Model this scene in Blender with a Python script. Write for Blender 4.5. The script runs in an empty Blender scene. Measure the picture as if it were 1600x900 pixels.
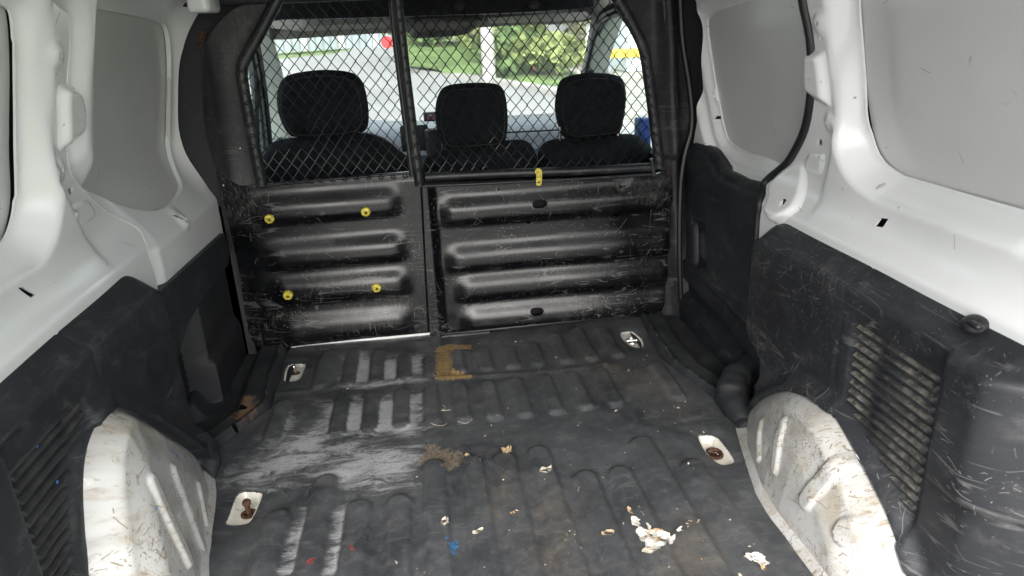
import bpy, math, random
import numpy as np
from mathutils import Vector
from mathutils.geometry import delaunay_2d_cdt
random.seed(7); rng = np.random.default_rng(7)
S = bpy.context.scene; COL = S.collection

# ------------------------------------------------------------------ camera, sky, sun, exposure
FP = 1110.0; CAM = np.array([-.0915, 0, .95])
RX, RY, RZ = np.array([[.990, .086, -.111], [-.134, .340, -.931], [-.042, .937, .348]])
def orth():
    vx, vy, s = 640, 45, .045
    Y = np.array([vx-800, 450-vy, -FP]); Y /= np.linalg.norm(Y)
    x0, y0 = vx-800, 450-vy
    a = -(y0*(y0-s*x0)+FP*FP)/(x0+y0*s); b = y0+s*(a-x0)
    X = np.array([a, b, -FP]); X /= np.linalg.norm(X)
    if X[0] < 0: X = -X
    return np.array([X, Y, np.cross(X, Y)])
M = orth()
cd = bpy.data.cameras.new('camera'); cam = bpy.data.objects.new('camera', cd); COL.objects.link(cam)
from mathutils import Matrix
mw = Matrix([list(M[0])+[CAM[0]], list(M[1])+[CAM[1]], list(M[2])+[CAM[2]], [0, 0, 0, 1]])
cam.matrix_world = mw
cd.sensor_width = 36; cd.lens = 36*FP/1600; cd.clip_end = 2000; cd.clip_start = .02
cd.dof.use_dof = True; cd.dof.focus_distance = 1.9; cd.dof.aperture_fstop = 9
S.camera = cam
w = bpy.data.worlds.new('World'); S.world = w; w.use_nodes = True
wn = w.node_tree; bg = wn.nodes['Background']; bg.inputs[1].default_value = .15
sky = wn.nodes.new('ShaderNodeTexSky'); sky.sky_type = 'NISHITA'; sky.sun_disc = False
SUN_EL, SUN_AZ = 42, 188        # sun behind the camera, high
sky.sun_elevation = math.radians(SUN_EL); sky.sun_rotation = math.radians(SUN_AZ)
sky.air_density = 1.0; sky.dust_density = 4.0; sky.ozone_density = 1.0
hs = wn.nodes.new('ShaderNodeHueSaturation'); hs.inputs['Saturation'].default_value = .36
wn.links.new(sky.outputs[0], hs.inputs['Color']); wn.links.new(hs.outputs[0], bg.inputs[0])
sd = bpy.data.lights.new('sun', 'SUN'); sd.energy = .5; sd.angle = math.radians(40); sd.color = (1, .98, .95)
sun = bpy.data.objects.new('sun', sd); COL.objects.link(sun)
az = math.radians(SUN_AZ); el = math.radians(SUN_EL)
sv = Vector((math.sin(az)*math.cos(el), math.cos(az)*math.cos(el), math.sin(el)))
sun.rotation_euler = sv.to_track_quat('Z', 'Y').to_euler(); sun.location = (0, -3, 6)
S.view_settings.view_transform = 'Standard'; S.view_settings.look = 'None'
S.view_settings.exposure = 2.2; S.view_settings.gamma = 1
S.render.engine = 'CYCLES'; S.cycles.max_bounces = 10; S.cycles.diffuse_bounces = 6; S.cycles.transparent_max_bounces = 12

# ------------------------------------------------------------------ measuring: a sight line met with a real plane of the van
def ray(px, py): return M @ np.array([px-800, 450-py, -FP])
def onx(px, py, x): d = ray(px, py); p = CAM+d*(x-CAM[0])/d[0]; return (p[1], p[2])
def ony(px, py, y=2.15): d = ray(px, py); p = CAM+d*(y-CAM[1])/d[1]; return (p[0], p[2])
def onz(px, py, z=0.): d = ray(px, py); p = CAM+d*(z-CAM[2])/d[2]; return (p[0], p[1])
def onl(px, py, s, off=0.):
    """sight line met with the leaning inner face of a side wall"""
    d = ray(px, py); t = (s*(.8667+off)-CAM[0]-s*.215*CAM[2])/(d[0]+s*.215*d[2]); p = CAM+d*t; return (p[1], p[2])
def PL(pts, s, off=0.): return [onl(a, b, s, off) for a, b in pts]
def PX(pts, x): return [onx(a, b, x) for a, b in pts]
def PY(pts, y=2.15): return [ony(a, b, y) for a, b in pts]
def PZ(pts, z=0.): return [onz(a, b, z) for a, b in pts]

def sstep(a, b, x): t = np.clip((x-a)/(b-a), 0, 1); return t*t*(3-2*t)
def smin(a, b, k): h = np.clip(.5+.5*(b-a)/k, 0, 1); return b*(1-h)+a*h-k*h*(1-h)
def spl(p, closed=True, n=5):
    p = np.array(p, float); N = len(p); out = []
    R = range(N) if closed else range(N-1)
    for i in R:
        if closed: a, b, c, d = p[i-1], p[i], p[(i+1) % N], p[(i+2) % N]
        else: a, b, c, d = p[max(i-1, 0)], p[i], p[i+1], p[min(i+2, N-1)]
        for k in range(n):
            t = k/n
            out.append(.5*((2*b)+(-a+c)*t+(2*a-5*b+4*c-d)*t*t+(-a+3*b-3*c+d)*t**3))
    if not closed: out.append(p[-1])
    return np.array(out)
def resamp(p, step):
    p = np.array(p, float); out = []
    for i in range(len(p)):
        a, b = p[i], p[(i+1) % len(p)]; L = np.hypot(*(b-a))
        if L < 1e-5: continue
        k = max(1, int(math.ceil(L/step)))
        for j in range(k): out.append(a+(b-a)*j/k)
    return np.array(out)
def segd(P, poly, closed=True):
    """distance of points to a polyline"""
    P = np.asarray(P, float); poly = np.asarray(poly, float); d = np.full(len(P), 1e9)
    n = len(poly)
    for i in range(n if closed else n-1):
        a, b = poly[i], poly[(i+1) % n]; ab = b-a; L = (ab@ab)+1e-12
        t = np.clip(((P-a)@ab)/L, 0, 1); q = P-a-t[:, None]*ab
        d = np.minimum(d, np.hypot(q[:, 0], q[:, 1]))
    return d
def inside(P, poly):
    P = np.asarray(P, float); poly = np.asarray(poly, float); c = np.zeros(len(P), bool); n = len(poly)
    x, y = P[:, 0], P[:, 1]
    for i in range(n):
        (x1, y1), (x2, y2) = poly[i], poly[(i+1) % n]
        if y1 == y2: continue
        m = ((y1 > y) != (y2 > y)) & (x < (x2-x1)*(y-y1)/(y2-y1)+x1)
        c ^= m
    return c
def sdf(P, poly):
    d = segd(P, poly); return np.where(inside(P, poly), -d, d)
def UVs(U, V): return np.stack([U, V], 1)

# ------------------------------------------------------------------ object helpers
def tag(o, label=None, cat=None, group=None, kind=None):
    if label: o['label'] = label
    if cat: o['category'] = cat
    if group: o['group'] = group
    if kind: o['kind'] = kind
    return o
def thing(name, label, cat, loc=(0, 0, 0), group=None):
    o = bpy.data.objects.new(name, None); COL.objects.link(o); o.location = loc; o.empty_display_size = .05
    return tag(o, label, cat, group)
def put(o, parent):
    """parent keeping world geometry (meshes are written in world coordinates)"""
    if parent is not None:
        o.parent = parent
        off = Vector((0, 0, 0)); q = parent
        while q is not None: off += q.location; q = q.parent
        o.location = Vector(o.location)-off
    return o
def mesh(name, V, F, mat, parent=None, smooth=True, uv=None, attrs=None, angle=40):
    me = bpy.data.meshes.new(name); me.from_pydata([tuple(map(float, v)) for v in V], [], [tuple(map(int, f)) for f in F])
    if mat: me.materials.append(mat)
    if uv is not None:
        l = me.uv_layers.new(name='UVMap'); vi = np.zeros(len(me.loops), int); me.loops.foreach_get('vertex_index', vi)
        l.data.foreach_set('uv', np.asarray(uv)[vi].astype(np.float32).ravel())
    for k, a in (attrs or {}).items():
        at = me.attributes.new(k, 'FLOAT', 'POINT'); at.data.foreach_set('value', np.asarray(a, np.float32))
    if smooth:
        me.polygons.foreach_set('use_smooth', [True]*len(me.polygons))
        me.set_sharp_from_angle(angle=math.radians(angle))
    me.update()
    o = bpy.data.objects.new(name, me); COL.objects.link(o)
    return put(o, parent)
def sheet(name, outline, step, func, mat, parent=None, holes=(), rim=None, attrs=None, both=None, dist=False, angle=50, bstep=None):
    """a surface cut to an outline (u,v), with real holes, pushed to its place by func"""
    outline = resamp(outline, bstep or step); hs_ = [resamp(h, min(step, .004) if len(h) < 40 and np.ptp(np.array(h)[:, 0]) < .06 else step) for h in holes]
    lo, hi = outline.min(0), outline.max(0)
    gu, gv = np.meshgrid(np.arange(lo[0]+step/2, hi[0], step), np.arange(lo[1]+step/2, hi[1], step))
    gu[::2] += step/2
    G = UVs(gu.ravel(), gv.ravel()); k = inside(G, outline) & (segd(G, outline) > step*.45)
    for h in hs_: k &= ~inside(G, h) & (segd(G, h) > step*.4)
    G = G[k]
    vs = [Vector(p) for p in outline]; es = [(i, (i+1) % len(outline)) for i in range(len(outline))]
    for h in hs_:
        b = len(vs); vs += [Vector(p) for p in h]; es += [(b+i, b+(i+1) % len(h)) for i in range(len(h))]
    vs += [Vector(p) for p in G]
    r = delaunay_2d_cdt(vs, es, [], 0, 1e-6)
    P = np.array([tuple(v) for v in r[0]]); F = np.array([f for f in r[2]])
    c = P[F].mean(1); k = inside(c, outline)
    for h in hs_: k &= ~inside(c, h)
    F = F[k]
    a = P[F]; ar = (a[:, 1, 0]-a[:, 0, 0])*(a[:, 2, 1]-a[:, 0, 1])-(a[:, 2, 0]-a[:, 0, 0])*(a[:, 1, 1]-a[:, 0, 1])
    F[ar < 0] = F[ar < 0][:, ::-1]; F = F[np.abs(ar) > 1e-10]
    used = np.unique(F); remap = -np.ones(len(P), int); remap[used] = np.arange(len(used)); P = P[used]; F = remap[F]
    D = segd(P, outline) if dist else None
    f3 = lambda fn: np.stack([np.broadcast_to(q, P[:, 0].shape) for q in (fn(P[:, 0], P[:, 1], D) if dist else fn(P[:, 0], P[:, 1]))], 1)
    V = f3(func); UV = P.copy(); Fs = [tuple(f) for f in F]; A = {kk: fn(P) for kk, fn in (attrs or {}).items()}
    if both is not None or rim is not None:
        e = {}
        for t in Fs:
            for i in range(3):
                q = (t[i], t[(i+1) % 3]); s_ = tuple(sorted(q)); e[s_] = None if s_ in e else q
        B = [q for q in e.values() if q]
    n0 = len(V)
    if rim is not None:
        bi = sorted({i for q in B for i in q}); m1 = {i: n0+j for j, i in enumerate(bi)}; m2 = {i: n0+len(bi)+j for j, i in enumerate(bi)}
        V = np.vstack([V, V[bi], V[bi]+np.array(rim)]); UV = np.vstack([UV, UV[bi], UV[bi]])
        A = {kk: np.concatenate([x, x[bi], x[bi]]) for kk, x in A.items()}
        Fs += [(m1[b_], m1[a_], m2[a_], m2[b_]) for a_, b_ in B]
    if both is not None:
        n1 = len(V); V = np.vstack([V, f3(both)]); UV = np.vstack([UV, P]); A = {kk: np.concatenate([x, x[:n0]]) for kk, x in A.items()}
        Fs += [(n1+a_, n1+c_, n1+b_) for a_, b_, c_ in F]
    return mesh(name, V, Fs, mat, parent, uv=UV, attrs=A, angle=angle)
def tube(name, pts, r, mat, parent=None, n=10, closed=False, rz=None, cap=True):
    V, F = tubeVF(pts, r, n, closed, cap); return mesh(name, V, F, mat, parent, uv=np.array([[v[0]+v[1], v[2]+v[1]*.3] for v in V]))
def tubeVF(pts, r, n=10, closed=False, cap=True):
    p = np.array(pts, float); N = len(p); V = []; F = []
    rr = np.broadcast_to(np.array(r, float), (N,)); up = None
    for i in range(N):
        if closed: t = p[(i+1) % N]-p[i-1]
        else: t = p[min(i+1, N-1)]-p[max(i-1, 0)]
        t = t/(np.linalg.norm(t)+1e-12)
        if up is None: up = np.array([0, 0, 1.]) if abs(t[2]) < .9 else np.array([0, 1., 0])
        s = np.cross(t, up); s /= np.linalg.norm(s)+1e-12; up = np.cross(s, t)
        for k in range(n):
            a = 2*math.pi*k/n; V.append(p[i]+rr[i]*(math.cos(a)*s+math.sin(a)*up))
    for i in range(N if closed else N-1):
        j = (i+1) % N
        for k in range(n): F.append((i*n+k, i*n+(k+1) % n, j*n+(k+1) % n, j*n+k))
    if cap and not closed: F.append(tuple(range(n))[::-1]); F.append(tuple((N-1)*n+k for k in range(n)))
    return V, F
def boxVF(c, s, bev=0.):
    import bmesh
    bm = bmesh.new(); bmesh.ops.create_cube(bm, size=1)
    for v in bm.verts: v.co = Vector((v.co.x*s[0]+c[0], v.co.y*s[1]+c[1], v.co.z*s[2]+c[2]))
    if bev: bmesh.ops.bevel(bm, geom=bm.edges[:], offset=bev, segments=3, profile=.5, affect='EDGES')
    bm.verts.index_update(); V = [tuple(v.co) for v in bm.verts]; F = [tuple(v.index for v in f.verts) for f in bm.faces]; bm.free(); return V, F
def box(name, c, s, mat, parent=None, bev=0., rot=None):
    V, F = boxVF(c if rot is None else (0, 0, 0), s, bev); V = np.array(V)
    if rot is not None:
        V = np.array([tuple(Matrix.Rotation(rot[0], 3, rot[1]) @ Vector(v)) for v in V])+np.array(c)
    return mesh(name, V, F, mat, parent, uv=V[:, [0, 2]]+V[:, [1]]*.7)
def lathe(name, prof, c, axis, mat, parent=None, n=20):
    V = []; F = []; ax = Vector(axis).normalized(); q = ax.to_track_quat('Z', 'Y')
    for r, h in prof:
        for k in range(n):
            a = 2*math.pi*k/n; V.append(tuple(q @ Vector((r*math.cos(a), r*math.sin(a), h))+Vector(c)))
    for i in range(len(prof)-1):
        for k in range(n): F.append((i*n+k, i*n+(k+1) % n, (i+1)*n+(k+1) % n, (i+1)*n+k))
    F.append(tuple(range(n))[::-1]); F.append(tuple((len(prof)-1)*n+k for k in range(n)))
    V = np.array(V); return mesh(name, V, F, mat, parent, uv=V[:, :2])
def pillow(name, outline, y, depth, mat, parent=None, r=.05, step=.012, wob=0, lean=0.):
    """a padded body: outline in (x,z), real thickness along y"""
    zc = float(np.mean(np.array(outline)[:, 1]))
    pr = lambda D: np.sqrt(np.clip(1-(1-np.clip(D/r, 0, 1))**2, 0, 1))
    fr = lambda U, V, D: (U, y-depth/2*pr(D)+lean*(V-zc)+wob*np.sin(U*30)*np.sin(V*23)*pr(D), V)
    bk = lambda U, V, D: (U, y+depth/2*pr(D)+lean*(V-zc), V)
    return sheet(name, outline, step, fr, mat, parent, both=bk, dist=True)

# ------------------------------------------------------------------ materials
class NB:
    def __init__(s, name):
        s.m = bpy.data.materials.new(name); s.m.use_nodes = True; s.t = s.m.node_tree; s.N = s.t.nodes; s.L = s.t.links
        s.b = s.N['Principled BSDF']; s.tc = s.N.new('ShaderNodeTexCoord')
    def n(s, ty, **k):
        x = s.N.new('ShaderNode'+ty)
        for a, v in k.items(): setattr(x, a, v)
        return x
    def link(s, a, b): s.L.new(a, b)
    def put(s, sock, v):
        if isinstance(v, bpy.types.NodeSocket): s.L.new(v, sock)
        else: sock.default_value = v
    def math(s, op, a, b=0., c=0., clamp=False):
        x = s.n('Math', operation=op, use_clamp=clamp); s.put(x.inputs[0], a); s.put(x.inputs[1], b); s.put(x.inputs[2], c); return x.outputs[0]
    def ramp(s, v, lo, hi, a=0., b=1.):
        x = s.n('MapRange', interpolation_type='SMOOTHSTEP'); s.put(x.inputs[0], v)
        for i, q in ((1, lo), (2, hi), (3, a), (4, b)): s.put(x.inputs[i], q)
        return x.outputs[0]
    def mix(s, f, a, b):
        x = s.n('Mix', data_type='RGBA'); s.put(x.inputs[0], f)
        for i, q in ((6, a), (7, b)):
            if isinstance(q, tuple) and len(q) == 3: q = (*q, 1)
            s.put(x.inputs[i], q)
        return x.outputs[2]
    def map(s, v, scale=(1, 1, 1), rot=0, loc=(0, 0, 0)):
        x = s.n('Mapping'); s.L.new(v, x.inputs[0]); x.inputs['Scale'].default_value = scale; x.inputs['Rotation'].default_value = (0, 0, rot); x.inputs['Location'].default_value = loc; return x.outputs[0]
    def noise(s, v, scale, detail=3, rough=.55, dist=0.):
        x = s.n('TexNoise'); s.L.new(v, x.inputs['Vector']); x.inputs['Scale'].default_value = scale; x.inputs['Detail'].default_value = detail
        x.inputs['Roughness'].default_value = rough; x.inputs['Distortion'].default_value = dist; return x.outputs[0]
    def attr(s, name):
        x = s.n('Attribute', attribute_name=name); return x.outputs['Fac']
    def ticks(s, v, scale, L=.42, wd=.02, a0=0., a1=6.28, keep=.6, bend=2.0):
        """short separate scratches, one to a cell, each with its own direction and length"""
        v2 = s.n('VectorMath', operation='ADD'); nz = s.n('TexNoise'); s.L.new(v, nz.inputs['Vector']); nz.inputs['Scale'].default_value = scale*1.3; nz.inputs['Detail'].default_value = 1
        sc = s.n('VectorMath', operation='SCALE'); s.L.new(nz.outputs[1], sc.inputs[0]); sc.inputs['Scale'].default_value = bend*.12/scale
        s.L.new(v, v2.inputs[0]); s.L.new(sc.outputs[0], v2.inputs[1])
        vo = s.n('TexVoronoi', voronoi_dimensions='2D'); s.L.new(v2.outputs[0], vo.inputs['Vector']); vo.inputs['Scale'].default_value = scale
        sp = s.n('VectorMath', operation='SCALE'); s.L.new(v2.outputs[0], sp.inputs[0]); sp.inputs['Scale'].default_value = scale
        ps = s.n('VectorMath', operation='SCALE'); s.L.new(vo.outputs['Position'], ps.inputs[0]); ps.inputs['Scale'].default_value = scale
        df = s.n('VectorMath', operation='SUBTRACT'); s.L.new(sp.outputs[0], df.inputs[0]); s.L.new(ps.outputs[0], df.inputs[1])
        sc_ = s.n('SeparateColor'); s.L.new(vo.outputs['Color'], sc_.inputs[0])
        ro = s.n('VectorRotate', rotation_type='Z_AXIS'); s.L.new(df.outputs[0], ro.inputs['Vector'])
        s.L.new(s.math('MULTIPLY_ADD', sc_.outputs[0], a1-a0, a0), ro.inputs['Angle'])
        xyz = s.n('SeparateXYZ'); s.L.new(ro.outputs[0], xyz.inputs[0])
        ln = s.math('MULTIPLY', sc_.outputs[1], L)
        ax = s.math('ABSOLUTE', xyz.outputs[0]); ay = s.math('ABSOLUTE', xyz.outputs[1])
        m1 = s.ramp(s.math('SUBTRACT', ax, ln), -.06, 0., 1., 0.); m2 = s.ramp(ay, wd*.5, wd, 1., 0.)
        m3 = s.math('LESS_THAN', sc_.outputs[2], keep)
        return s.math('MULTIPLY', s.math('MULTIPLY', m1, m2), m3)
    def streak(s, v, sc, rot, wd=.01, thr=.5):
        """long faint scratches: thin level lines of a stretched noise, broken up by another"""
        a = s.noise(s.map(v, (sc*.12, sc, 1), rot), 1, 1); l = s.ramp(s.math('ABSOLUTE', s.math('SUBTRACT', a, .5)), wd*.3, wd, 1., 0.)
        return s.math('MULTIPLY', l, s.ramp(s.noise(v, sc*.35, 3), thr, thr+.08))
    def bump(s, h, strength=.3, dist=.002):
        x = s.n('Bump'); s.put(x.inputs['Strength'], strength); x.inputs['Distance'].default_value = dist; s.L.new(h, x.inputs['Height'])
        if s.b.inputs['Normal'].is_linked: s.L.new(s.b.inputs['Normal'].links[0].from_socket, x.inputs['Normal'])
        s.L.new(x.outputs[0], s.b.inputs['Normal'])
    def fin(s, col, rough=.5, spec=.5, metal=0., coat=0.):
        if isinstance(col, tuple): col = (*col, 1)
        s.put(s.b.inputs['Base Color'], col); s.put(s.b.inputs['Roughness'], rough); s.b.inputs['Specular IOR Level'].default_value = spec
        s.b.inputs['Metallic'].default_value = metal; s.b.inputs['Coat Weight'].default_value = coat; s.b.inputs['Coat Roughness'].default_value = .12
        return s.m

def simple(name, col, rough=.5, metal=0, spec=.5, var=.15, scale=8, bump=0):
    b = NB(name); o = b.tc.outputs['Object']; n = b.noise(o, scale, 4)
    dk = tuple(c*(1-var) for c in col); lt = tuple(min(1, c*(1+var)) for c in col)
    c = b.mix(b.ramp(n, .35, .65), dk, lt)
    if bump: b.bump(b.noise(o, scale*25, 3), bump, .001)
    return b.fin(c, rough, spec, metal)

def black_plastic(name, base=(.016, .018, .022), rough=.5, scr=1., dust=.3, scuff=0., grain=.25, dustcol=(.16, .16, .155)):
    b = NB(name); uv = b.tc.outputs['UV']
    n = b.noise(uv, 5, 5); c = b.mix(b.ramp(n, .3, .7), tuple(x*.75 for x in base), tuple(x*1.35 for x in base))
    cl = b.noise(uv, 7, 4, .6)
    if dust: c = b.mix(b.math('MULTIPLY', b.ramp(b.noise(uv, 16, 7, .7), .5, .8), dust), c, dustcol)
    t1 = b.math('MULTIPLY', b.ticks(uv, 28, .5, .02, keep=.75), b.ramp(cl, .42, .6))
    t2 = b.math('MULTIPLY', b.ticks(uv, 75, .42, .045, keep=.6), b.ramp(b.noise(uv, 9, 4, .6), .46, .62))
    t3 = b.math('MULTIPLY', b.ticks(uv, 11, .6, .008, keep=.6), b.ramp(b.noise(uv, 4, 3), .48, .6))
    t4 = b.math('MULTIPLY', b.ticks(b.map(uv, loc=(3, 7, 0)), 140, .3, .09, keep=.35), b.ramp(b.noise(uv, 12, 4), .5, .7))
    st = b.streak(uv, 22, .5, .012, .5); st2 = b.streak(uv, 30, 2.3, .012, .52)
    s_ = b.math('ADD', b.math('ADD', t1, t2), b.math('ADD', b.math('MULTIPLY', t3, .7), b.math('ADD', b.math('MULTIPLY', b.math('ADD', st, st2), .35), t4)), clamp=True)
    c = b.mix(b.math('MULTIPLY', s_, .5*scr), c, (.2, .2, .195))
    if scuff:
        c = b.mix(b.math('MULTIPLY', b.math('MULTIPLY', b.ramp(b.noise(uv, 3.5, 5, .6), .5, .68), b.ramp(b.noise(b.map(uv, (4, 1, 1)), 30, 4, .7), .45, .65)), scuff), c, (.22, .21, .19))
    if grain: b.bump(b.noise(uv, 420, 2), grain, .0006)
    b.bump(b.noise(uv, 14, 3), .15, .004)
    r = b.math('ADD', b.ramp(n, .3, .7, rough-.06, rough+.08), b.math('MULTIPLY', s_, .15))
    return b.fin(c, r, .45)

def white_paint(name, base=(.80, .81, .81), rough=.22, dirt=.5, heavy=0.):
    b = NB(name); uv = b.tc.outputs['UV']
    n = b.noise(uv, 3, 4); c = b.mix(b.ramp(n, .35, .65), tuple(x*.95 for x in base), base)
    cl = b.ramp(b.noise(uv, 6, 4, .6), .54, .68)
    t = b.math('MULTIPLY', b.ticks(uv, 38, .4, .035, keep=.35), cl)
    t2 = b.math('MULTIPLY', b.ticks(b.map(uv, loc=(5, 2, 0)), 16, .3, .02, keep=.2), 1)
    sp = b.ramp(b.noise(uv, 55, 4, .65), .70, .76)
    c = b.mix(b.math('MULTIPLY', b.math('ADD', b.math('ADD', t, t2), b.math('MULTIPLY', sp, cl), clamp=True), dirt), c, (.16, .125, .08))
    sm_ = b.math('ADD', b.attr('smudge'), b.math('MULTIPLY', b.math('SUBTRACT', b.noise(b.map(uv, (1, .5, 1), .7), 90, 7, .8), .5), .9))
    c = b.mix(b.math('MULTIPLY', b.ramp(sm_, .50, .62), .75), c, b.mix(b.ramp(b.noise(uv, 30, 2), .45, .55), (.20, .15, .08), (.12, .11, .10)))
    if heavy:
        cl2 = b.ramp(b.noise(uv, 9, 5, .65), .42, .62)
        a = b.math('MULTIPLY', b.ticks(uv, 60, .45, .07, keep=.8), cl2); a2 = b.math('MULTIPLY', b.ticks(b.map(uv, loc=(9, 4, 0)), 110, .4, .1, keep=.8), cl2)
        a3 = b.math('MULTIPLY', b.ramp(b.noise(b.map(uv, (1, .7, 1), .6), 55, 8, .8, 1.), .53, .62), b.ramp(b.noise(uv, 10, 4), .42, .58)); a4 = b.ticks(b.map(uv, loc=(1, 1, 0)), 24, .5, .02, keep=.6)
        hv = b.math('ADD', b.math('ADD', a, a2), b.math('ADD', a3, a4), clamp=True)
        c = b.mix(b.math('MULTIPLY', hv, heavy), c, (.17, .135, .085))
        fl = b.math('MULTIPLY', b.ramp(b.noise(uv, 13, 8, .75, .5), .46, .66), .65*heavy); c = b.mix(fl, c, (.27, .23, .165))
        rough = b.ramp(b.noise(uv, 12, 4), .4, .6, .35, .6)
        pb = b.attr('paint'); c = b.mix(b.ramp(b.math('ADD', pb, b.math('MULTIPLY', b.noise(uv, 90, 2), .2)), .55, .62), c, (.03, .2, .6))
    b.bump(b.noise(uv, 260, 2), .05, .0005); b.bump(b.noise(uv, 6, 3), .25, .006)
    return b.fin(c, rough, .5, 0, .45)

M_black = black_plastic('scuffed_black_plastic', (.013, .014, .016), scuff=.35)
M_panel = black_plastic('scratched_black_painted_steel', (.003, .0035, .0045), .25, 1.9, .06, .22, 0)
M_trim = black_plastic('black_trim_plastic', (.014, .016, .020), .5, .8, .3, .12, .5)
M_trim2 = black_plastic('dusty_black_trim_plastic', (.018, .0195, .023), .48, 1.7, .3, .3, .5)
M_dark = black_plastic('clean_black_plastic', (.014, .015, .018), .55, .25, .12)
M_chan = black_plastic('dusty_black_rubber', (.02, .022, .025), .6, .5, .5, .2)
M_frame = black_plastic('worn_black_frame_paint', (.012, .013, .016), .38, .7, .4, .3, 0)
M_white = white_paint('white_body_paint')
M_grey = white_paint('grey_white_primer_panel', (.60, .605, .595), .38, .5)
M_arch = white_paint('dirty_white_wheel_arch_paint', (.42, .42, .41), .42, .9, 1.0)
M_cup = white_paint('cream_recess_paint', (.62, .6, .53), .4, .6)
M_fabric = simple('black_seat_fabric', (.013, .015, .018), .95, 0, .15, .25, 60, .6)
M_chrome = simple('bright_steel', (.6, .6, .6), .25, 1)
M_rust = simple('rusty_steel', (.075, .038, .024), .8, .2, .3, .6, 160, .8)
M_yel = simple('yellow_anodised_cap', (.55, .46, .05), .4, 0, .5, .35, 120)
M_thread = simple('dark_grey_seam_thread', (.03, .033, .037), .8)
M_wire = simple('black_coated_wire', (.012, .012, .014), .35, .2, .5, .3, 30)
M_liner = simple('grey_headliner_cloth', (.30, .30, .285), .9, 0, .2, .06, 20)
M_apillar = simple('pale_pillar_plastic', (.42, .43, .41), .6, 0, .4, .06, 20)
M_dash = simple('grey_dashboard_plastic', (.10, .115, .12), .35, 0, .6, .1, 10)
M_cavity = simple('dark_cavity_shade', (.02, .02, .02), .8)  # near-black colour stands in for the shade inside wall cavities
M_rubber = simple('black_seal_rubber', (.010, .010, .012), .45, 0, .5, .2, 40)
M_blue = simple('blue_plastic', (.02, .05, .25), .4)

def mat_floor():
    b = NB('worn_black_rubber_mat'); uv = b.tc.outputs['UV']
    base = b.mix(b.ramp(b.noise(uv, 4, 5, .6), .3, .7), (.026, .028, .031), (.056, .059, .063))
    # general dust
    d = b.math('ADD', b.math('MULTIPLY', b.ramp(b.noise(uv, 38, 9, .8, .6), .45, .7), .38), b.math('MULTIPLY', b.ramp(b.noise(uv, 9, 8, .75, .4), .42, .75), .28))
    c = b.mix(d, base, (.14, .143, .147))
    tan = b.math('MULTIPLY', b.ramp(b.math('ADD', b.attr('tan'), b.math('MULTIPLY', b.noise(uv, 22, 7, .75), .9)), .82, 1.35), .5)
    c = b.mix(tan, c, (.20, .16, .11))
    sc = b.math('ADD', b.math('MULTIPLY', b.ticks(uv, 17, .6, .012, keep=.8), .7), b.math('MULTIPLY', b.ticks(uv, 50, .4, .03, keep=.5), b.ramp(b.noise(uv, 8, 3), .45, .6)), clamp=True)
    sc = b.math('ADD', sc, b.math('MULTIPLY', b.math('ADD', b.streak(uv, 12, 1.3, .01, .47), b.streak(uv, 16, .2, .01, .5)), .6), clamp=True)
    c = b.mix(b.math('MULTIPLY', sc, .22), c, (.22, .22, .21))
    # chalky white spill, broken up by grit and swirls
    g = b.noise(b.map(uv, (.55, 1.5, 1), .5), 22, 12, .84, 1.2); f = b.noise(uv, 260, 3, .6)
    ch = b.math('ADD', b.attr('chalk'), b.math('MULTIPLY', b.math('SUBTRACT', g, .52), 3.0))
    chm = b.math('MULTIPLY', b.ramp(ch, .30, .95), b.ramp(f, .25, .6, .45, 1.)); c = b.mix(b.math('MULTIPLY', chm, .72), c, (.42, .43, .44))
    e = b.noise(uv, 60, 5, .7)
    for nm, col, k in (('mustard', (.34, .23, .085), .85), ('brown', (.20, .165, .12), .8), ('blue', (.03, .19, .45), .7), ('red', (.38, .04, .03), .5)):
        m = b.ramp(b.math('ADD', b.attr(nm), b.math('MULTIPLY', b.math('SUBTRACT', e, .5), 1.3)), .46, .56)
        c = b.mix(b.math('MULTIPLY', m, k), c, b.mix(b.ramp(b.noise(uv, 120, 5, .7), .42, .6), tuple(x*.45 for x in col), col))
    # light grit specks
    c = b.mix(b.math('MULTIPLY', b.ramp(b.noise(uv, 340, 2), .74, .78), .5), c, (.35, .33, .28))
    b.bump(b.noise(uv, 500, 2), .35, .0006); b.bump(b.noise(uv, 30, 5), .35, .003)
    return b.fin(c, b.ramp(b.noise(uv, 6, 5), .3, .7, .26, .46), .5)
M_mat = mat_floor()

def glass(name, tint=(.9, .96, .94), refl=.06, glare_haze=0.):
    m = bpy.data.materials.new(name); m.use_nodes = True; t = m.node_tree; t.nodes.clear()
    o = t.nodes.new('ShaderNodeOutputMaterial'); a = t.nodes.new('ShaderNodeBsdfTransparent'); g = t.nodes.new('ShaderNodeBsdfGlossy'); x = t.nodes.new('ShaderNodeMixShader')
    a.inputs[0].default_value = (*tint, 1); g.inputs['Roughness'].default_value = .03; x.inputs[0].default_value = refl
    t.links.new(a.outputs[0], x.inputs[1]); t.links.new(g.outputs[0], x.inputs[2]); t.links.new(x.outputs[0], o.inputs[0])
    if glare_haze:
        d = t.nodes.new('ShaderNodeBsdfDiffuse'); d.inputs[0].default_value = (.8, .8, .8, 1); y = t.nodes.new('ShaderNodeMixShader'); y.inputs[0].default_value = glare_haze
        t.links.new(x.outputs[0], y.inputs[1]); t.links.new(d.outputs[0], y.inputs[2]); t.links.new(y.outputs[0], o.inputs[0])
    return m
M_glass = glass('hazed_windscreen_glass', glare_haze=.34); M_glass2 = glass('door_glass', (.80, .93, .90), .08, .04)  # white haze mixed into the glass stands in for overexposed glare

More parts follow.
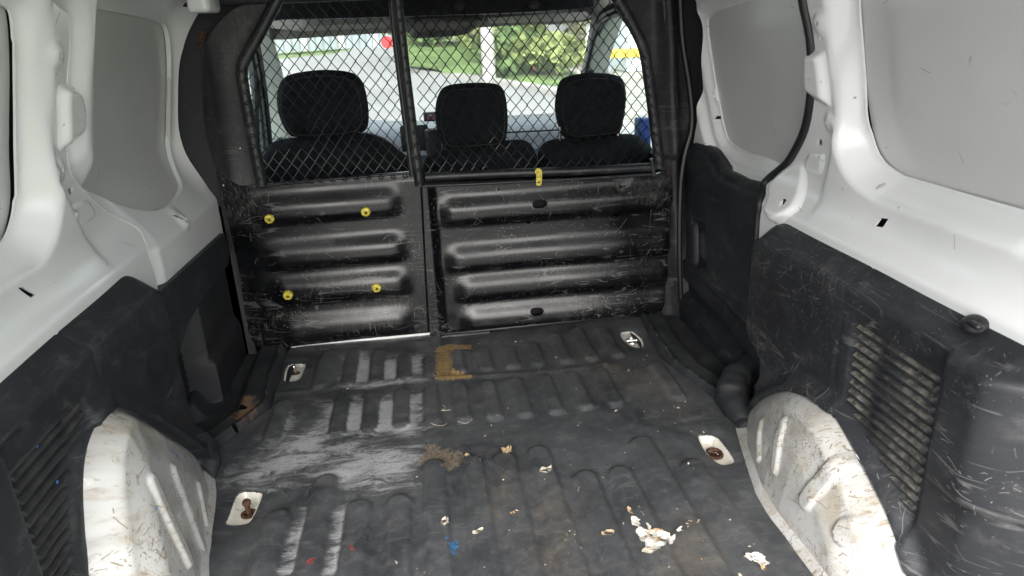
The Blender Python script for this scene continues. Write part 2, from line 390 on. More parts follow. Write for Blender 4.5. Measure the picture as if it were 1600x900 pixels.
# ================================================================== THE CARGO BAY
# ---- bare metal floor under the mat
fl_ = sheet('floor', [(-.86, .42), (.86, .42), (.86, 2.4), (-.86, 2.4)], .06, lambda U, V: (U, V, U*0-.034), M_black); fl_['kind'] = 'structure'

# ---- rubber mat with pressed ribs, real cut-outs over the lashing points
matL = PZ([(318, 905), (330, 770), (334, 740), (345, 700), (380, 672), (425, 640), (440, 590), (446, 560), (455, 546)])
matR = [(.592, 2.135)]+PZ([(1030, 560), (1070, 592), (1100, 612), (1158, 660), (1168, 690), (1190, 770), (1225, 810), (1290, 902)])
mat_out = [(-.56, .42)]+matL+[(-.5, 2.160), (.56, 2.158)]+matR+[(.56, .42)]
def rrect(px, z=0., n=4): return spl(PZ(px, z), True, n)
cut = [rrect([(451, 570), (476, 568), (475, 578), (466, 594), (446, 596), (444, 588)]),
       rrect([(971, 519), (988, 518), (1003, 531), (1004, 542), (988, 542), (972, 530)]),
       rrect([(374, 768), (404, 767), (409, 775), (394, 809), (382, 818), (354, 819), (358, 803)]),
       rrect([(1091, 679), (1117, 680), (1136, 700), (1147, 718), (1141, 724), (1124, 724), (1103, 706)])]
caps = []
for k in range(12):
    x = -.435+.08*k-(.003 if k > 7 else 0)
    caps.append((x, 1.875, x, [2.09, 2.09, 2.07, 2.02, 1.99, 2.0, 2.0, 2.0, 2.02, 2.07, 2.09, 2.08][k]-.015, .022, .010))
for x, k in [(-.52, 0)]+[(-.36+.08*j, j) for j in range(10)]+[(.53, 11)]:
    caps.append((x, 1.603, x, 1.772, .022, .010))
for x, y in [(-.452, 1.305), (-.366, 1.415), (-.285, 1.305), (-.2, 1.305), (-.122, 1.42), (-.035, 1.42), (.04, 1.42), (.122, 1.43), (.207, 1.31), (.287, 1.31), (.37, 1.42), (.455, 1.31)]:
    caps.append((x*1.02, .5, x, y-.02, .026, .011))
def capd(P, c): 
    a = np.array(c[:2]); b_ = np.array(c[2:4]); ab = b_-a; t = np.clip(((P-a)@ab)/(ab@ab), 0, 1); q = P-a-t[:, None]*ab
    return np.hypot(q[:, 0], q[:, 1])
def mat_z(U, V):
    P = UVs(U, V); z = np.zeros(len(U))
    for c in caps: z = np.maximum(z, c[5]*(1-sstep(c[4]-.007, c[4]+.005, capd(P, c))))
    z += .0035*np.sin(U*9+V*4)*np.sin(V*7-U*3)+.0012*np.sin(U*41+2*np.sin(V*13))*np.sin(V*29)
    z += .004*np.exp(-((V-1.835+.02*np.sin(U*5))/.012)**2)*(U < .4)      # crease between the rib rows
    for h in cut:
        z += -.004*np.exp(-(np.maximum(sdf(P, h), 0)/.015)**2)
    return (U, V, z+.004)
def blob(pxs, soft=.03, z=0.):
    poly = PZ(pxs, z)
    return lambda P: np.clip(.5-sdf(P, poly)/soft*.5, -.5, 1)
def mx(*f): return lambda P: np.max([g(P) for g in f], 0)
def grooves(P, m):
    v = m(P); r = np.zeros(len(P))+9
    for c in caps: r = np.minimum(r, capd(P, c)-c[4])
    return v*sstep(-.006, .004, r)
chalk_a = mx(blob([(556, 552), (578, 552), (576, 600), (548, 604), (520, 606)], .03), blob([(598, 560), (618, 556), (620, 596), (604, 602)], .03), blob([(642, 558), (662, 560), (660, 590), (640, 590)], .03),
             blob([(500, 630), (665, 615), (664, 672), (640, 690), (612, 684), (520, 684), (490, 690)], .05), blob([(535, 560), (660, 556), (662, 600), (535, 606)], .05), blob([(405, 690), (420, 700), (448, 696), (460, 660), (440, 640)], .04))
chalk_b = mx(blob([(360, 735), (420, 700), (560, 690), (610, 700), (560, 712), (470, 745), (390, 770), (355, 765)], .09), blob([(480, 745), (560, 700), (650, 695), (665, 720), (640, 750), (560, 765), (520, 770)], .07), blob([(410, 700), (530, 650), (520, 700), (440, 730)], .06),
             blob([(438, 902), (452, 840), (474, 796), (492, 800), (480, 902)], .03), blob([(505, 902), (518, 830), (528, 790), (552, 790), (540, 902)], .03), blob([(570, 750), (640, 740), (650, 760), (575, 775)], .06))
AT = {'chalk': lambda P: np.maximum(grooves(P, chalk_a), grooves(P, chalk_b)*.95),
      'mustard': blob([(682, 546), (700, 541), (736, 543), (737, 549), (708, 552), (704, 560), (709, 567), (706, 580), (712, 585), (737, 590), (734, 594), (700, 597), (682, 595), (681, 570)], .022),
      'brown': blob([(653, 729), (668, 700), (684, 697), (692, 706), (722, 711), (724, 722), (712, 738), (696, 738), (690, 724), (670, 722), (662, 735)], .025),
      'blue': blob([(699, 848), (706, 852), (714, 848), (713, 860), (708, 867), (703, 861)], .02),
      'red': mx(blob([(483, 884), (492, 880), (490, 892), (484, 893)], .02), lambda P: blob([(536, 868), (550, 858), (562, 866), (556, 880), (542, 884)], .03)(P)*.62),
      'tan': mx(blob([(840, 800), (880, 780), (900, 902), (840, 902)], .25), blob([(1040, 830), (1110, 820), (1130, 902), (1030, 902)], .25), blob([(770, 760), (800, 740), (800, 800), (770, 820)], .15), blob([(900, 560), (1010, 580), (1060, 640), (960, 600)], .3), lambda P: blob([(700, 640), (1060, 640), (1250, 902), (700, 902)], .6)(P)*.32)}
fm = sheet('floor_mat', mat_out, .0068, mat_z, M_mat, None, holes=cut, rim=(0, 0, -.012), attrs=AT, angle=60)
tag(fm, 'worn black ribbed rubber floor mat with chalky and mustard stains', 'floor mat')

# ---- four lashing points sunk in cream recesses under the cut-outs
def lash(px, poly, label, kind):
    cx, cy = onz(*px); t = thing('lashing_point', label, 'lashing point', (cx, cy, -.022), 'lashing points in the floor')
    hh = np.array(poly); c = hh.mean(0); big = c+(hh-c)*1.10
    dz = -.011 if kind in ('pin', 'ring') else 0.
    def f(U, V, D): return (U, V, (-.004-.018*sstep(.005, .016, D)) if kind in ('pin', 'ring') else (-.001-.006*sstep(.004, .012, D)))
    sheet('recess_cup', big, .006, f, M_cup, t, dist=True)
    lathe('washer', [(.0165, -.0105), (.0165, -.0075), (.012, -.0065), (.006, -.006+dz)], (cx, cy, dz), (0, 0, 1), M_rust, t)
    if kind == 'pin':
        lathe('bolt', [(.0055, -.008), (.0055, .016), (.009, .018), (.0095, .024), (.007, .028)], (cx, cy, dz), (.05, -.1, 1), M_rust, t, 12)
    elif kind == 'steel':
        lathe('bolt', [(.0045, -.008), (.0045, .014), (.006, .016), (.005, .019)], (cx, cy, dz), (-.1, 0, 1), M_chrome, t, 12)
    elif kind == 'ring':
        p = [(cx+.017*math.cos(a), cy+.017*math.sin(a)*1.2, -.004+dz) for a in np.linspace(0, 2*math.pi, 18)[:-1]]; tube('ring', p, .0035, M_rust, t, 8, True)
    else:
        tube('cross_bar', [(cx-.017, cy, -.004+dz), (cx+.017, cy-.002, -.004+dz)], .004, M_chrome, t, 8)
        p = [(cx+.017*math.cos(a), cy+.02*math.sin(a), -.006+dz) for a in np.linspace(0, 2*math.pi, 18)[:-1]]; tube('ring', p, .003, M_chrome, t, 8, True)
lash((461, 580), cut[0], 'cream lashing recess with a bright upright bolt beside the left of the partition', 'steel')
lash((987, 530), cut[1], 'cream lashing recess with a flat steel bar under the sliding door side of the partition', 'bar')
lash((386, 791), cut[2], 'cream lashing recess with a tall rusty bolt next to the left wheel arch', 'pin')
lash((1117, 700), cut[3], 'dirty lashing recess with a rusty ring next to the right wheel arch', 'ring')

# ---- black rubber side channels between mat and wall
def channel(name, s, label, outer):
    def f(U, V):
        e = np.interp(V, [1.3, 1.45, 1.5, 1.6, 1.77, 1.93, 2.16], ([.61, .637, .64, .64, .552, .565, .57] if s < 0 else [.60, .64, .632, .607, .568, .572, .59]))
        d = np.abs(U)-e
        z = -.004+.016*np.exp(-((d-.012)/.008)**2)+.022*sstep(.0, .02, d)*(1-sstep(.075, .095, d))-.004*sstep(.09, .1, d)+.05*sstep(.17, .2, d)
        return (U, V, z)
    x0, x1 = (-.80, -.53) if s < 0 else (.53, .74)
    at = {'rust': blob([(375, 622), (392, 618), (392, 640), (372, 655)], .05, .02) if s < 0 else (lambda P: P[:, 0]*0-1)}
    t = thing(name, label, 'floor channel', (s*.66, 1.8, 0))
    hs2 = [spl(PZ([(366, 637), (381, 640), (386, 635), (374, 632)], .018)), spl(PZ([(357, 669), (366, 670), (372, 667), (362, 665)], .018)), spl(PZ([(376, 668), (381, 669), (385, 665), (379, 664)], .018))] if s < 0 else []
    sheet('channel_liner', [(x0, 1.42), (x1, 1.42), (x1, 2.165), (x0, 2.165)], .009, f, M_chan_r, t, holes=hs2, attrs=at)
    return t
def chan_mat():
    b = NB('black_channel_rubber_with_rust'); uv = b.tc.outputs['UV']; n = b.noise(uv, 12, 5)
    c = b.mix(b.ramp(n, .4, .7), (.018, .020, .023), (.042, .044, .046))
    r = b.ramp(b.math('ADD', b.attr('rust'), b.math('MULTIPLY', b.math('SUBTRACT', b.noise(uv, 50, 5), .5), 1.2)), .3, .6)
    c = b.mix(b.math('MULTIPLY', r, .8), c, (.24, .14, .08)); b.bump(b.noise(uv, 300, 2), .2, .0006)
    return b.fin(c, .6, .4)
M_chan_r = chan_mat()
chL = channel('side_channel', -1, 'black ridged floor channel with rust patch between mat and left wall', 0)
chR = channel('side_channel', 1, 'black curved floor channel along the foot of the sliding door', 0)
def boot(px, r, label, s, zc=.02, stretch=1.6, tilt=.6):
    cx, cy = onz(*px, zc); t = []
    V = []; F = []; n, m = 22, 14
    for i in range(m+1):
        th = math.pi*i/m
        for k in range(n):
            a = 2*math.pi*k/n; v = Vector((r*math.sin(th)*math.cos(a), r*stretch*math.cos(th), r*1.0*math.sin(th)*math.sin(a)))
            v.z *= 1+.10*math.sin(v.y*90)*.3; v = Matrix.Rotation(s*tilt, 3, 'Z') @ v; V.append((v.x+cx, v.y+cy, v.z+zc))
    for i in range(m):
        for k in range(n): F.append((i*n+k, i*n+(k+1) % n, (i+1)*n+(k+1) % n, (i+1)*n+k))
    V = np.array(V); o = mesh('rubber_boot', V, F, M_chan, None, uv=V[:, :2]); return tag(o, label, 'rubber boot')
def boot2(pts, r, label):
    P = [(*onz(a_, b2, z), z) for a_, b2, z in pts]; p3 = np.array(P); tt = np.linspace(0, 1, len(p3)); q = np.stack([np.interp(np.linspace(0, 1, 24), tt, p3[:, k]) for k in range(3)], 1)
    for _ in range(3): q[1:-1] = (q[:-2]+q[1:-1]*2+q[2:])/4
    rr = np.interp(np.linspace(0, 1, 24), np.linspace(0, 1, len(r)), r)*(1+.05*np.sin(np.arange(24)*1.9))
    return tag(tube('rubber_boot', q, rr, M_chan, None, 18), label, 'rubber boot')
boot2([(1185, 680, .0), (1158, 648, .018), (1142, 618, .03), (1150, 590, .045), (1185, 560, .06)], [.006, .032, .043, .040, .03], 'bulging black rubber boot at the front of the right wheel arch')
boot2([(334, 752, .0), (326, 722, .02), (312, 700, .03), (300, 688, .045), (270, 672, .05)], [.005, .028, .038, .034, .03], 'bulging black rubber boot at the front of the left wheel arch')
boot((1168, 668), .022, 'small folded rubber lump of mat edge against the right wheel arch', 1, .008, 1.4, .5)

# ---- white metal strip along the partition foot
a, b_ = onz(455, 545), onz(682, 523)
o = box('edge_strip', ((a[0]+b_[0])/2, 2.163, .004), (b_[0]-a[0], .006, .014), M_white, None, .0015); tag(o, 'thin white metal strip along the floor under the left partition panel', 'metal strip')

# ------------------------------------------------------------------ wheel arches
def wheel_arch(s, pts, base, xb, label, ribs, flange):
    arc = spl(pts, False, 5); out = list(arc)+list(base)
    t = thing('wheel_arch', label, 'wheel arch', (s*.62, 1.1, 0), 'wheel arches')
    bx = np.array([.40, .6, .8, .935, 1.1, 1.18, 1.34, 1.41, 1.48, 1.56]); bv = np.array([.60, .565, .555, .552, .55, .558, .60, .620, .645, .665]) if s > 0 else np.array([.60, .565, .552, .548, .556, .575, .604, .618, .64, .665])
    def f(U, V):
        D = segd(UVs(U, V), arc, False); xf = np.interp(U, bx, bv)
        k = .45*(1-(1-np.clip(D/.03, 0, 1))**2)+.55*sstep(0, .09, D)*(1-np.clip(V/(.19 if s > 0 else .34), 0, 1)*.8)
        x = xb+(xf-xb)*k
        e = 0
        for (p, q, r, h) in ribs:
            e = np.maximum(e, h*(1-sstep(r-.003, r+.003, capd(UVs(U, V), (*p, *q)))))
        x = x-e-.0008*np.sin(U*31)*np.sin(V*27)
        x = x-.0*V
        return (s*x, U, V)
    pb = [onx(a_, c_, s*.6) for a_, c_ in ([(145, 682), (138, 699), (247, 716), (280, 703), (290, 711), (228, 797), (284, 706)] if s < 0 else [])]
    def fp(P):
        v = np.zeros(len(P))-1
        for i, q in enumerate(pb): v = np.maximum(v, np.where(np.hypot(P[:, 0]-q[0], P[:, 1]-q[1]) < (.0055 if i != 4 else .008), .6, -1))
        return v
    sheet('arch_panel', out, .0042, f, M_arch, t, attrs={'paint': fp}, rim=(s*.008, 0, 0))
    # seam flange at the foot
    fy = np.linspace(flange[0], flange[1], 30); V = []; F = []
    for y in fy:
        xf = float(np.interp(y, bx, bv)); V += [(s*(xf+.010), y, .020), (s*(xf-.002), y, .013), (s*(xf-.010), y, .006), (s*(xf-.012), y, .003)]
    for i in range(29):
        for k in range(3): F.append((i*4+k, i*4+k+1, i*4+k+5, i*4+k+4))
    V = np.array(V); mesh('seam_flange', V, F, M_arch, t, uv=V[:, [1, 0]])
    return t
def RB(x, a, b_, r, h): return (onx(*a, x), onx(*b_, x), r, h)
ptsR = [(1.50, -.02)]+[onx(*p, .640) for p in [(1163, 690), (1166, 655), (1180, 632), (1200, 618), (1228, 611), (1262, 622), (1300, 652), (1340, 722), (1385, 812), (1410, 888)]]
ptsR += [(.77, -.02)]
ribsR = [RB(.605, (1191, 662), (1203, 712), .011, .007), RB(.60, (1228, 662), (1232, 728), .013, .007), RB(.59, (1294, 728), (1276, 780), .017, .007), RB(.58, (1318, 832), (1338, 832), .024, .007)]
wheel_arch(1, ptsR, [], .642, 'dirty white right wheel arch with four oval pressings beside the slatted trim', ribsR, (.6, 1.44))
ptsL = [(1.545, -.02)]+[onx(*p, -.655) for p in [(327, 752), (322, 738), (298, 706), (266, 685), (232, 665), (200, 648), (175, 640), (152, 662), (136, 705), (131, 760), (134, 830), (140, 900)]]+[(.86, -.02)]
ribsL = [RB(-.6, (226, 752), (262, 880), .012, .007), RB(-.6, (270, 735), (300, 858), .012, .007), RB(-.61, (306, 758), (310, 832), .007, .006)]
wheel_arch(-1, ptsL, [], .657, 'white left wheel arch with blue paint specks and three long pressings', ribsL, (.6, 1.5))

# ------------------------------------------------------------------ black side trims
RV = .03
def trim(s, face_front, arch_xs, arch_pts, label, holes_extra=(), mats=M_trim):
    """param v runs up the face (metres) and over the shelf on top"""
    H0 = .466
    def prof(U, V, y_off=0):
        drop = .035*sstep(1.43, 1.55, U)**1.5
        v1 = np.clip(V, 0, H0); a = np.clip((V-H0)/.014, 0, 1); c = np.clip(V-H0-.014, 0, 1)
        x = .663+.006*(1-np.cos(a*math.pi/2))+a*.004+c*.78; z = v1+.009*np.sin(a*math.pi/2)+c*.62
        z = z-drop*sstep(.25, .44, V)
        # swelling at the rear, rounding at both ends
        e1 = np.clip((.785-U)/.065, 0, 1); x = x+.06*e1**1.5
        e2 = np.clip((U-1.505)/.03, 0, 1); x = x+.025*(1-np.sqrt(1-np.minimum(e2, .995)**2))
        bump_ = sstep(.868, .845, U)*(1-a)*.018*sstep(.25, .262, V); x = x-bump_
        # lip round the arch
        x = x-(.029 if s > 0 else .014)*np.exp(-(np.maximum(segd(UVs(U, V), arch_pts)-.008, 0)/.018)**2)*(V < .42)-(.02*np.exp(-(segd(UVs(U, V), arch_pts)/.05)**2)*sstep(1.2, 1.3, U) if s < 0 else 0)
        # seam between the two mouldings
        ys = 1.135 if s > 0 else 1.165
        ys = ys-.03*(V < .2)*0
        x = x+.004*np.exp(-((U-ys)/.0022)**2)
        # pocket for the slats
        pk = sstep(.868, .874, U)*(1-sstep(1.094, 1.10, U))*sstep(.05, .06, V)*(1-sstep(.414, .420, V)); x = x+.007*pk
        return x, z
    def f(U, V):
        x, z = prof(U, V); return (s*x, U, z)
    out = face_front+[(.72, .0), (.72, .60)]
    out = list(out)
    t = thing('side_trim', label, 'side trim', (s*.7, 1.1, 0), 'moulded side trims')
    def f2(U, V): x, z = prof(U, V); return (s*(x), U, z)
    sheet('trim_panel', out, .0075, f, mats, t, holes=[], rim=(s*.05, 0, 0), bstep=.006)
    return t, prof
archR = np.array(ptsR)
# outline of each face: front edge from top to bottom, along the arch edge, back to the rear
foR = [(1.535, .60), (1.535, .47), (1.533, .433)]+[onx(*p, .667) for p in [(1168, 440), (1165, 498), (1172, 528), (1184, 546), (1190, 566), (1189, 590), (1180, 606)]]+[(1.44, .10), (1.445, .05)]
foR += [onx(*p, .637) for p in [(1172, 640), (1182, 630), (1202, 616), (1228, 609), (1262, 620), (1301, 650), (1341, 720), (1387, 812), (1412, 888)]]+[(.76, 0)]
tR, prR = trim(1, foR, None, archR[2:-1], 'black right side trim with dusty slatted vent above the right wheel arch', mats=M_trim2)
archL = np.array(ptsL)
foL = [(1.548, .60), (1.548, .45), (1.545, .40)]+[onx(*p, -.667) for p in [(285, 560), (303, 672), (312, 690)]]
foL += [onx(*p, -.660) for p in [(322, 734), (299, 703), (266, 682), (232, 662), (200, 645), (175, 637), (150, 660), (134, 703), (129, 760), (131, 830), (137, 900)]]+[(.84, 0)]
tL, prL = trim(-1, foL, None, archL[2:-1], 'black left side trim with vent slats and blue paint specks above the left wheel arch')
def slats(s, t, pr, archpts, mat_):
    p0 = .409; a = archpts
    me_cache = {}
    for k in range(19):
        z = p0-.0185*k
        y0, y1 = .876, 1.092
        # stop short of the wheel arch edge
        top = a[(a[:, 0] < 1.2)]; o_ = np.argsort(top[:, 1]); yb = np.interp(z-.008, top[o_][:, 1], top[o_][:, 0]) if z < top[:, 1].max()-.005 else 9
        if z < top[:, 1].max()+.002: y1 = min(y1, float(yb)-.022)
        if y1-y0 < .012: continue
        xw = .667; xx = lambda d: s*(xw+.0075-d)
        key = round(y1, 4); x0 = xx(0)
        if key in me_cache:
            o = bpy.data.objects.new('slat', me_cache[key][0]); COL.objects.link(o); o.location = Vector((0, 0, z-me_cache[key][1])); put(o, t); continue
        prof_ = [(0, .0085), (.006, .0075), (.0125, .0015), (.0125, -.001), (.004, -.0065), (0, -.007)]
        V = []; F = []
        ends = [(y0, .3), (y0+.006, 1), (y1-.004, 1), (y1, .5)]
        for (y, kk) in ends:
            for d, h in prof_: V.append((xx(d*kk), y, z+h))
        for i in range(3):
            for j in range(6): F.append((i*6+j, i*6+(j+1) % 6, (i+1)*6+(j+1) % 6, (i+1)*6+j))
        F += [tuple(range(6))[::-1], tuple(18+j for j in range(6))]
        V = np.array(V); o = mesh('slat', V, F, mat_, t, uv=np.stack([V[:, 1], V[:, 2]+V[:, 0]], 1), angle=35); me_cache[key] = (o.data, z)
def slat_mat(name, k):
    b = NB(name); uv = b.tc.outputs['UV']; g = b.n('NewGeometry'); xyz = b.n('SeparateXYZ'); b.link(g.outputs['Normal'], xyz.inputs[0])
    o = b.tc.outputs['Object']; c = b.mix(b.ramp(b.noise(uv, 20, 4), .3, .7), (.016, .017, .02), (.035, .036, .038))
    xp = b.n('SeparateXYZ'); b.link(g.outputs['Position'], xp.inputs[0])
    edge = b.ramp(xp.outputs[1], 1.03, .90, 0., .5); edge2 = b.ramp(xp.outputs[1], 1.0, 1.08, 0., .45)
    d = b.math('MULTIPLY', b.ramp(xyz.outputs[2], .2, .9), b.ramp(b.math('ADD', b.math('ADD', edge2, b.math('MULTIPLY', edge, .4)), b.noise(g.outputs['Position'], 25, 6, .7)), .42, .85))
    c = b.mix(b.math('MULTIPLY', b.math('MULTIPLY', d, k), b.ramp(b.noise(g.outputs['Position'], 60, 6, .75), .4, .62, .15, 1.)), c, (.34, .315, .26)); b.bump(b.noise(uv, 300, 2), .3, .0006)
    return b.fin(c, .55, .4)
for s_, t_, pr_, ys, z0 in ((1, tR, prR, 1.135, .21), (-1, tL, prL, 1.165, .34)):
    vv = np.linspace(z0, .52, 40); x_, z_ = pr_(np.full(40, ys), vv); tube('moulding_seam', [(s_*(a_+.0003), ys, c_) for a_, c_ in zip(x_, z_)], .0014, M_rubber, t_, 6)
slats(1, tR, prR, archR, slat_mat('dust_topped_black_slat', .55)); slats(-1, tL, prL, archL, slat_mat('clean_black_slat', .12))
# knob on the right shelf
kp = onx(1523, 506, .70)
k = thing('shelf_knob', 'round black rubber knob on the rear of the right trim shelf', 'knob', (.70, kp[0], kp[1]))
def knob(c):
    lathe('knob_cap', [(.019, -.004), (.019, .003), (.016, .007), (.008, .009)], c, (-.35, 0, 1), M_rubber, k, 24)
    box('knob_tab', (c[0]-.010, c[1]-.012, c[2]+.004), (.012, .022, .009), M_rubber, k, .004)
knob((.70, kp[0], kp[1]))
# specks of blue paint on the left trim
dots = []
for (px, py, r) in [(51, 684, .0045), (59, 697, .003), (99, 661, .0045), (94, 667, .0035), (90, 753, .003), (33, 812, .004), (281, 672, .003)]:
    q = onx(px, py, -.665); v = [(-.6655+.0002, q[0]+r*math.cos(a_)*(1+.2*math.sin(3*a_)), q[1]+r*math.sin(a_)) for a_ in np.linspace(0, 2*math.pi, 11)[:-1]]; b0 = len(dots); dots.extend(v)
M_bp = simple('blue_paint', (.03, .17, .5), .5)
mesh('paint_specks', dots, [tuple(range(i*10, i*10+10)) for i in range(len(dots)//10)], M_bp, tL)

# ------------------------------------------------------------------ side walls
def xp(z): return .742-.215*(z-.58)
def xw(z): return xp(z)+.058
def wallfun(s, win, blend, front, soft, flange_poly=None, roofroll=True, bosses=(), emb=None):
    def f(U, V):
        P = UVs(U, V); d = np.maximum(sdf(P, win), 0); w_ = sstep(0, blend, d)
        x = xw(V)+(xp(V)-xw(V)+front)*w_
        belt = .704+(V-.515)*.84
        if flange_poly is not None:
            q = sdf(P, flange_poly); x = x+.018*(1-sstep(-.022, .008, q))
        if emb is not None: x = x-.004*(1-sstep(-.008, .007, sdf(P, emb)))
        x = smin(x, np.maximum(belt, .71), soft)
        x = x-.20*sstep(1.0, 1.25, V)**2 if roofroll else x
        x = x+.002*np.sin(U*17+1)*np.sin(V*13)
        for (c, r, h) in bosses: x = x-h*(1-sstep(r*.55, r, np.hypot(U-c[0], V-c[1])))
        return (s*x, U, V)
    return f
def rh(px, x, a=6, b_=9): # four-cornered hole from pixels
    return np.array(PX(px, x))
def rhl(px, s, off=0.): return np.array(PL(px, s, off))
def circ(c, r, n=14): return np.array([(c[0]+r*math.cos(2*math.pi*k/n), c[1]+r*math.sin(2*math.pi*k/n)) for k in range(n)])
def smudge(pl, s, off=0., mxv=.5):
    qs = [(onl(a_, b2, s, off), r, k) for a_, b2, r, k in pl]
    def f(P):
        v = np.zeros(len(P))
        for q, r, k in qs: v = np.maximum(v, k*(1-sstep(0, r, np.hypot(P[:, 0]-q[0], P[:, 1]-q[1]))))
        return v
    return f
SMR = smudge([(1312, 157, .020, .75), (1300, 155, .012, .7), (1318, 296, .012, .75), (1354, 292, .02, .7), (1288, 370, .022, .85), (1300, 305, .010, .7), (1318, 42, .014, .65), (1336, 350, .012, .6), (1292, 210, .02, .55), (1455, 330, .012, .55), (1400, 325, .02, .55), (1262, 395, .02, .6), (1545, 420, .02, .5), (1250, 300, .02, .6)], 1)
SML = smudge([(48, 156, .008, .6), (70, 75, .012, .5), (65, 365, .012, .55), (200, 260, .01, .5), (290, 310, .02, .55), (275, 400, .02, .5), (105, 300, .01, .5)], -1)
SMB = smudge([(1410, 118, .02, .62), (1404, 105, .012, .6), (1530, 98, .022, .72), (1520, 75, .02, .62), (1536, 84, .02, .65), (1385, 160, .02, .45), (1575, 190, .02, .4), (1450, 215, .03, .42)], 1, .07)
# right rear wall
winR = np.vstack([spl(PL([(1337, -60), (1345, 60), (1352, 150), (1363, 215), (1380, 252), (1410, 274)], 1, .058), False, 5), PL([(1500, 300), (1640, 339)], 1, .058), [(.60, .62), (.60, 1.09)]])
frR = PL([(1242, -60), (1245, 0), (1256, 60), (1259, 130), (1250, 200), (1225, 250), (1203, 284)], 1)+PX([(1194, 315), (1191, 345), (1189, 400)], .718)
outR = np.vstack([spl(frR, False, 4), [(frR[-1][0], .40), (.52, .40), (.52, 1.22), (frR[0][0], 1.22)]])
flgR = np.array(PL([(1292, -80), (1293, 60), (1292, 130), (1298, 190), (1296, 240), (1286, 290), (1288, 320), (1282, 380)], 1)+[(1.9, .3), (1.9, 1.3)])
holesR = [rh([(1372, 353), (1379, 340), (1391, 342), (1384, 355)], .743), rhl([(1265, 219), (1272, 219), (1272, 228), (1265, 227)], 1), circ(onl(1263, 257, 1), .0055), rhl([(1275, 250), (1278, 248), (1275, 257), (1273, 256)], 1),
          rhl([(1333, 41), (1336, 41), (1337, 52), (1334, 52)], 1, .04), rhl([(1354, 183), (1357, 183), (1358, 193), (1355, 193)], 1, .04), circ(onl(1266, 37, 1), .005), circ(onl(1268, 61, 1), .004), circ(onl(1283, 193, 1), .004)]
bosR = [(onl(1266, 38, 1), .022, .006), (onl(1285, 193, 1), .022, .006)]
wR = thing('side_wall', 'white right side wall with grey blanked window, bracket and scratches behind the slatted trim', 'wall panel', (.75, 1.0, .45))
fR = wallfun(1, winR, .05, 0, .05, flgR, True, bosR, np.array(PL([(1302, -60), (1308, 60), (1308, 190), (1318, 210), (1336, 205), (1330, 120), (1322, 0), (1318, -60)], 1)))
sheet('wall_skin', outR, .0075, fR, M_white, wR, holes=[winR]+holesR, attrs={'smudge': SMR}, rim=(.004, 0, 0), bstep=.012)
def blank(s, win, parent, off=.016, name='window_blank', grow=1.04, crown=.01, mat_=None, at=None):
    c = win.mean(0); g = c+(win-c)*grow
    sheet(name, g, .014, lambda U, V, D: (s*(smin(xw(V), np.maximum(.704+(V-.515)*.84, .71), .05)+off-crown*sstep(.02, .12, D)-.2*sstep(1., 1.25, V)**2), U, V), mat_ or M_grey, parent, dist=True, bstep=.02, attrs=at)
blank(1, winR, wR, .007, at={'smudge': SMB})
sheet('outer_skin', [(.5, .2), (2.3, .2), (2.3, 1.3), (.5, 1.3)], .2, lambda U, V: (xw(V)+.06-.2*sstep(1., 1.25, V)**2, U, V), M_cavity, wR)
def ons(px, py, s, wf, inn=0.):
    y, z = onl(px, py, s)
    for _ in range(8):
        x = float(wf(np.array([y]), np.array([z]))[0][0])-s*inn; y2, z2 = onx(px, py, x); y, z = .5*(y+y2), .5*(z+z2)
    return (y, z)
def boss3d(name, px, x, depth, s, mat_, parent, r=.014, hole=None, wedge=0., off=.0):
    """raised pressed cover on a side wall, real depth towards the bay"""
    wf = fR if s > 0 else fL; out = spl([ons(a_, b2, s, wf, depth*.4) for a_, b2 in px], True, 3); c = out.mean(0); lo, hi = out[:, 1].min(), out[:, 1].max()
    base = lambda U, V: np.abs(wf(U, V)[0])+off
    f = lambda U, V, D: (s*(base(U, V)-depth*(1-wedge*(V-lo)/(hi-lo))*sstep(0, r, D)), U, V)
    sheet(name, out, .005, f, mat_, parent, holes=[circ(ons(*hole[0], s, wf, depth), hole[1])] if hole else [], rim=(s*.012, 0, 0), dist=True, bstep=.004)
    if hole:
        q = ons(*hole[0], s, wf, depth); lathe('hole_shade_disc', [(hole[1]*1.25, 0), (hole[1]*1.25, .001)], (float(wf(np.array([q[0]]), np.array([q[1]]))[0][0])-s*(depth*(1-wedge*(q[1]-lo)/(hi-lo))-.005), q[0], q[1]), (1, 0, 0), M_cavity, parent, 12)  # dark disc put in so the hole reads as shaded
boss3d('bracket', [(1256, 80), (1262, 77), (1283, 79), (1288, 100), (1294, 160), (1290, 168), (1262, 152), (1255, 130)], .715, .016, 1, M_white, wR, .020, ((1262, 123), .004))
boss3d('pressed_cover', [(1224, 255), (1240, 250), (1251, 258), (1255, 285), (1251, 312), (1238, 332), (1212, 353), (1200, 343), (1192, 318), (1195, 293), (1207, 272)], .722, .026, 1, M_white, wR, .020, ((1217, 318), .008), .85)
boss3d('hinge_plate', [(1264, 240), (1284, 240), (1288, 246), (1284, 270), (1277, 272), (1258, 266), (1258, 250)], .722, .006, 1, M_white, wR, .008)
boss3d('spot_rivet', [(1294, 139), (1299, 139), (1299, 144), (1294, 144)], .712, .002, 1, M_white, wR, .004)
# D-pillar at the far right, behind the trim's end
sheet('rear_pillar', [(.52, -.05), (.79, -.05), (.79, .5), (.52, .5)], .02, lambda U, V: (.742-.012*np.exp(-((V-.25)/.02)**2)-.012*np.exp(-((V-.17)/.02)**2)+0*U, U, V), M_white, wR)
# seal along the door opening
sl = spl(frR, False, 4); tube('door_seal', [(float(fR(np.array([p[0]-.004]), np.array([p[1]]))[0][0])-.001, p[0]+.006, p[1]) for p in list(sl)+[(frR[-1][0]+.004, .42)]], .0105, M_rubber, wR, 10)

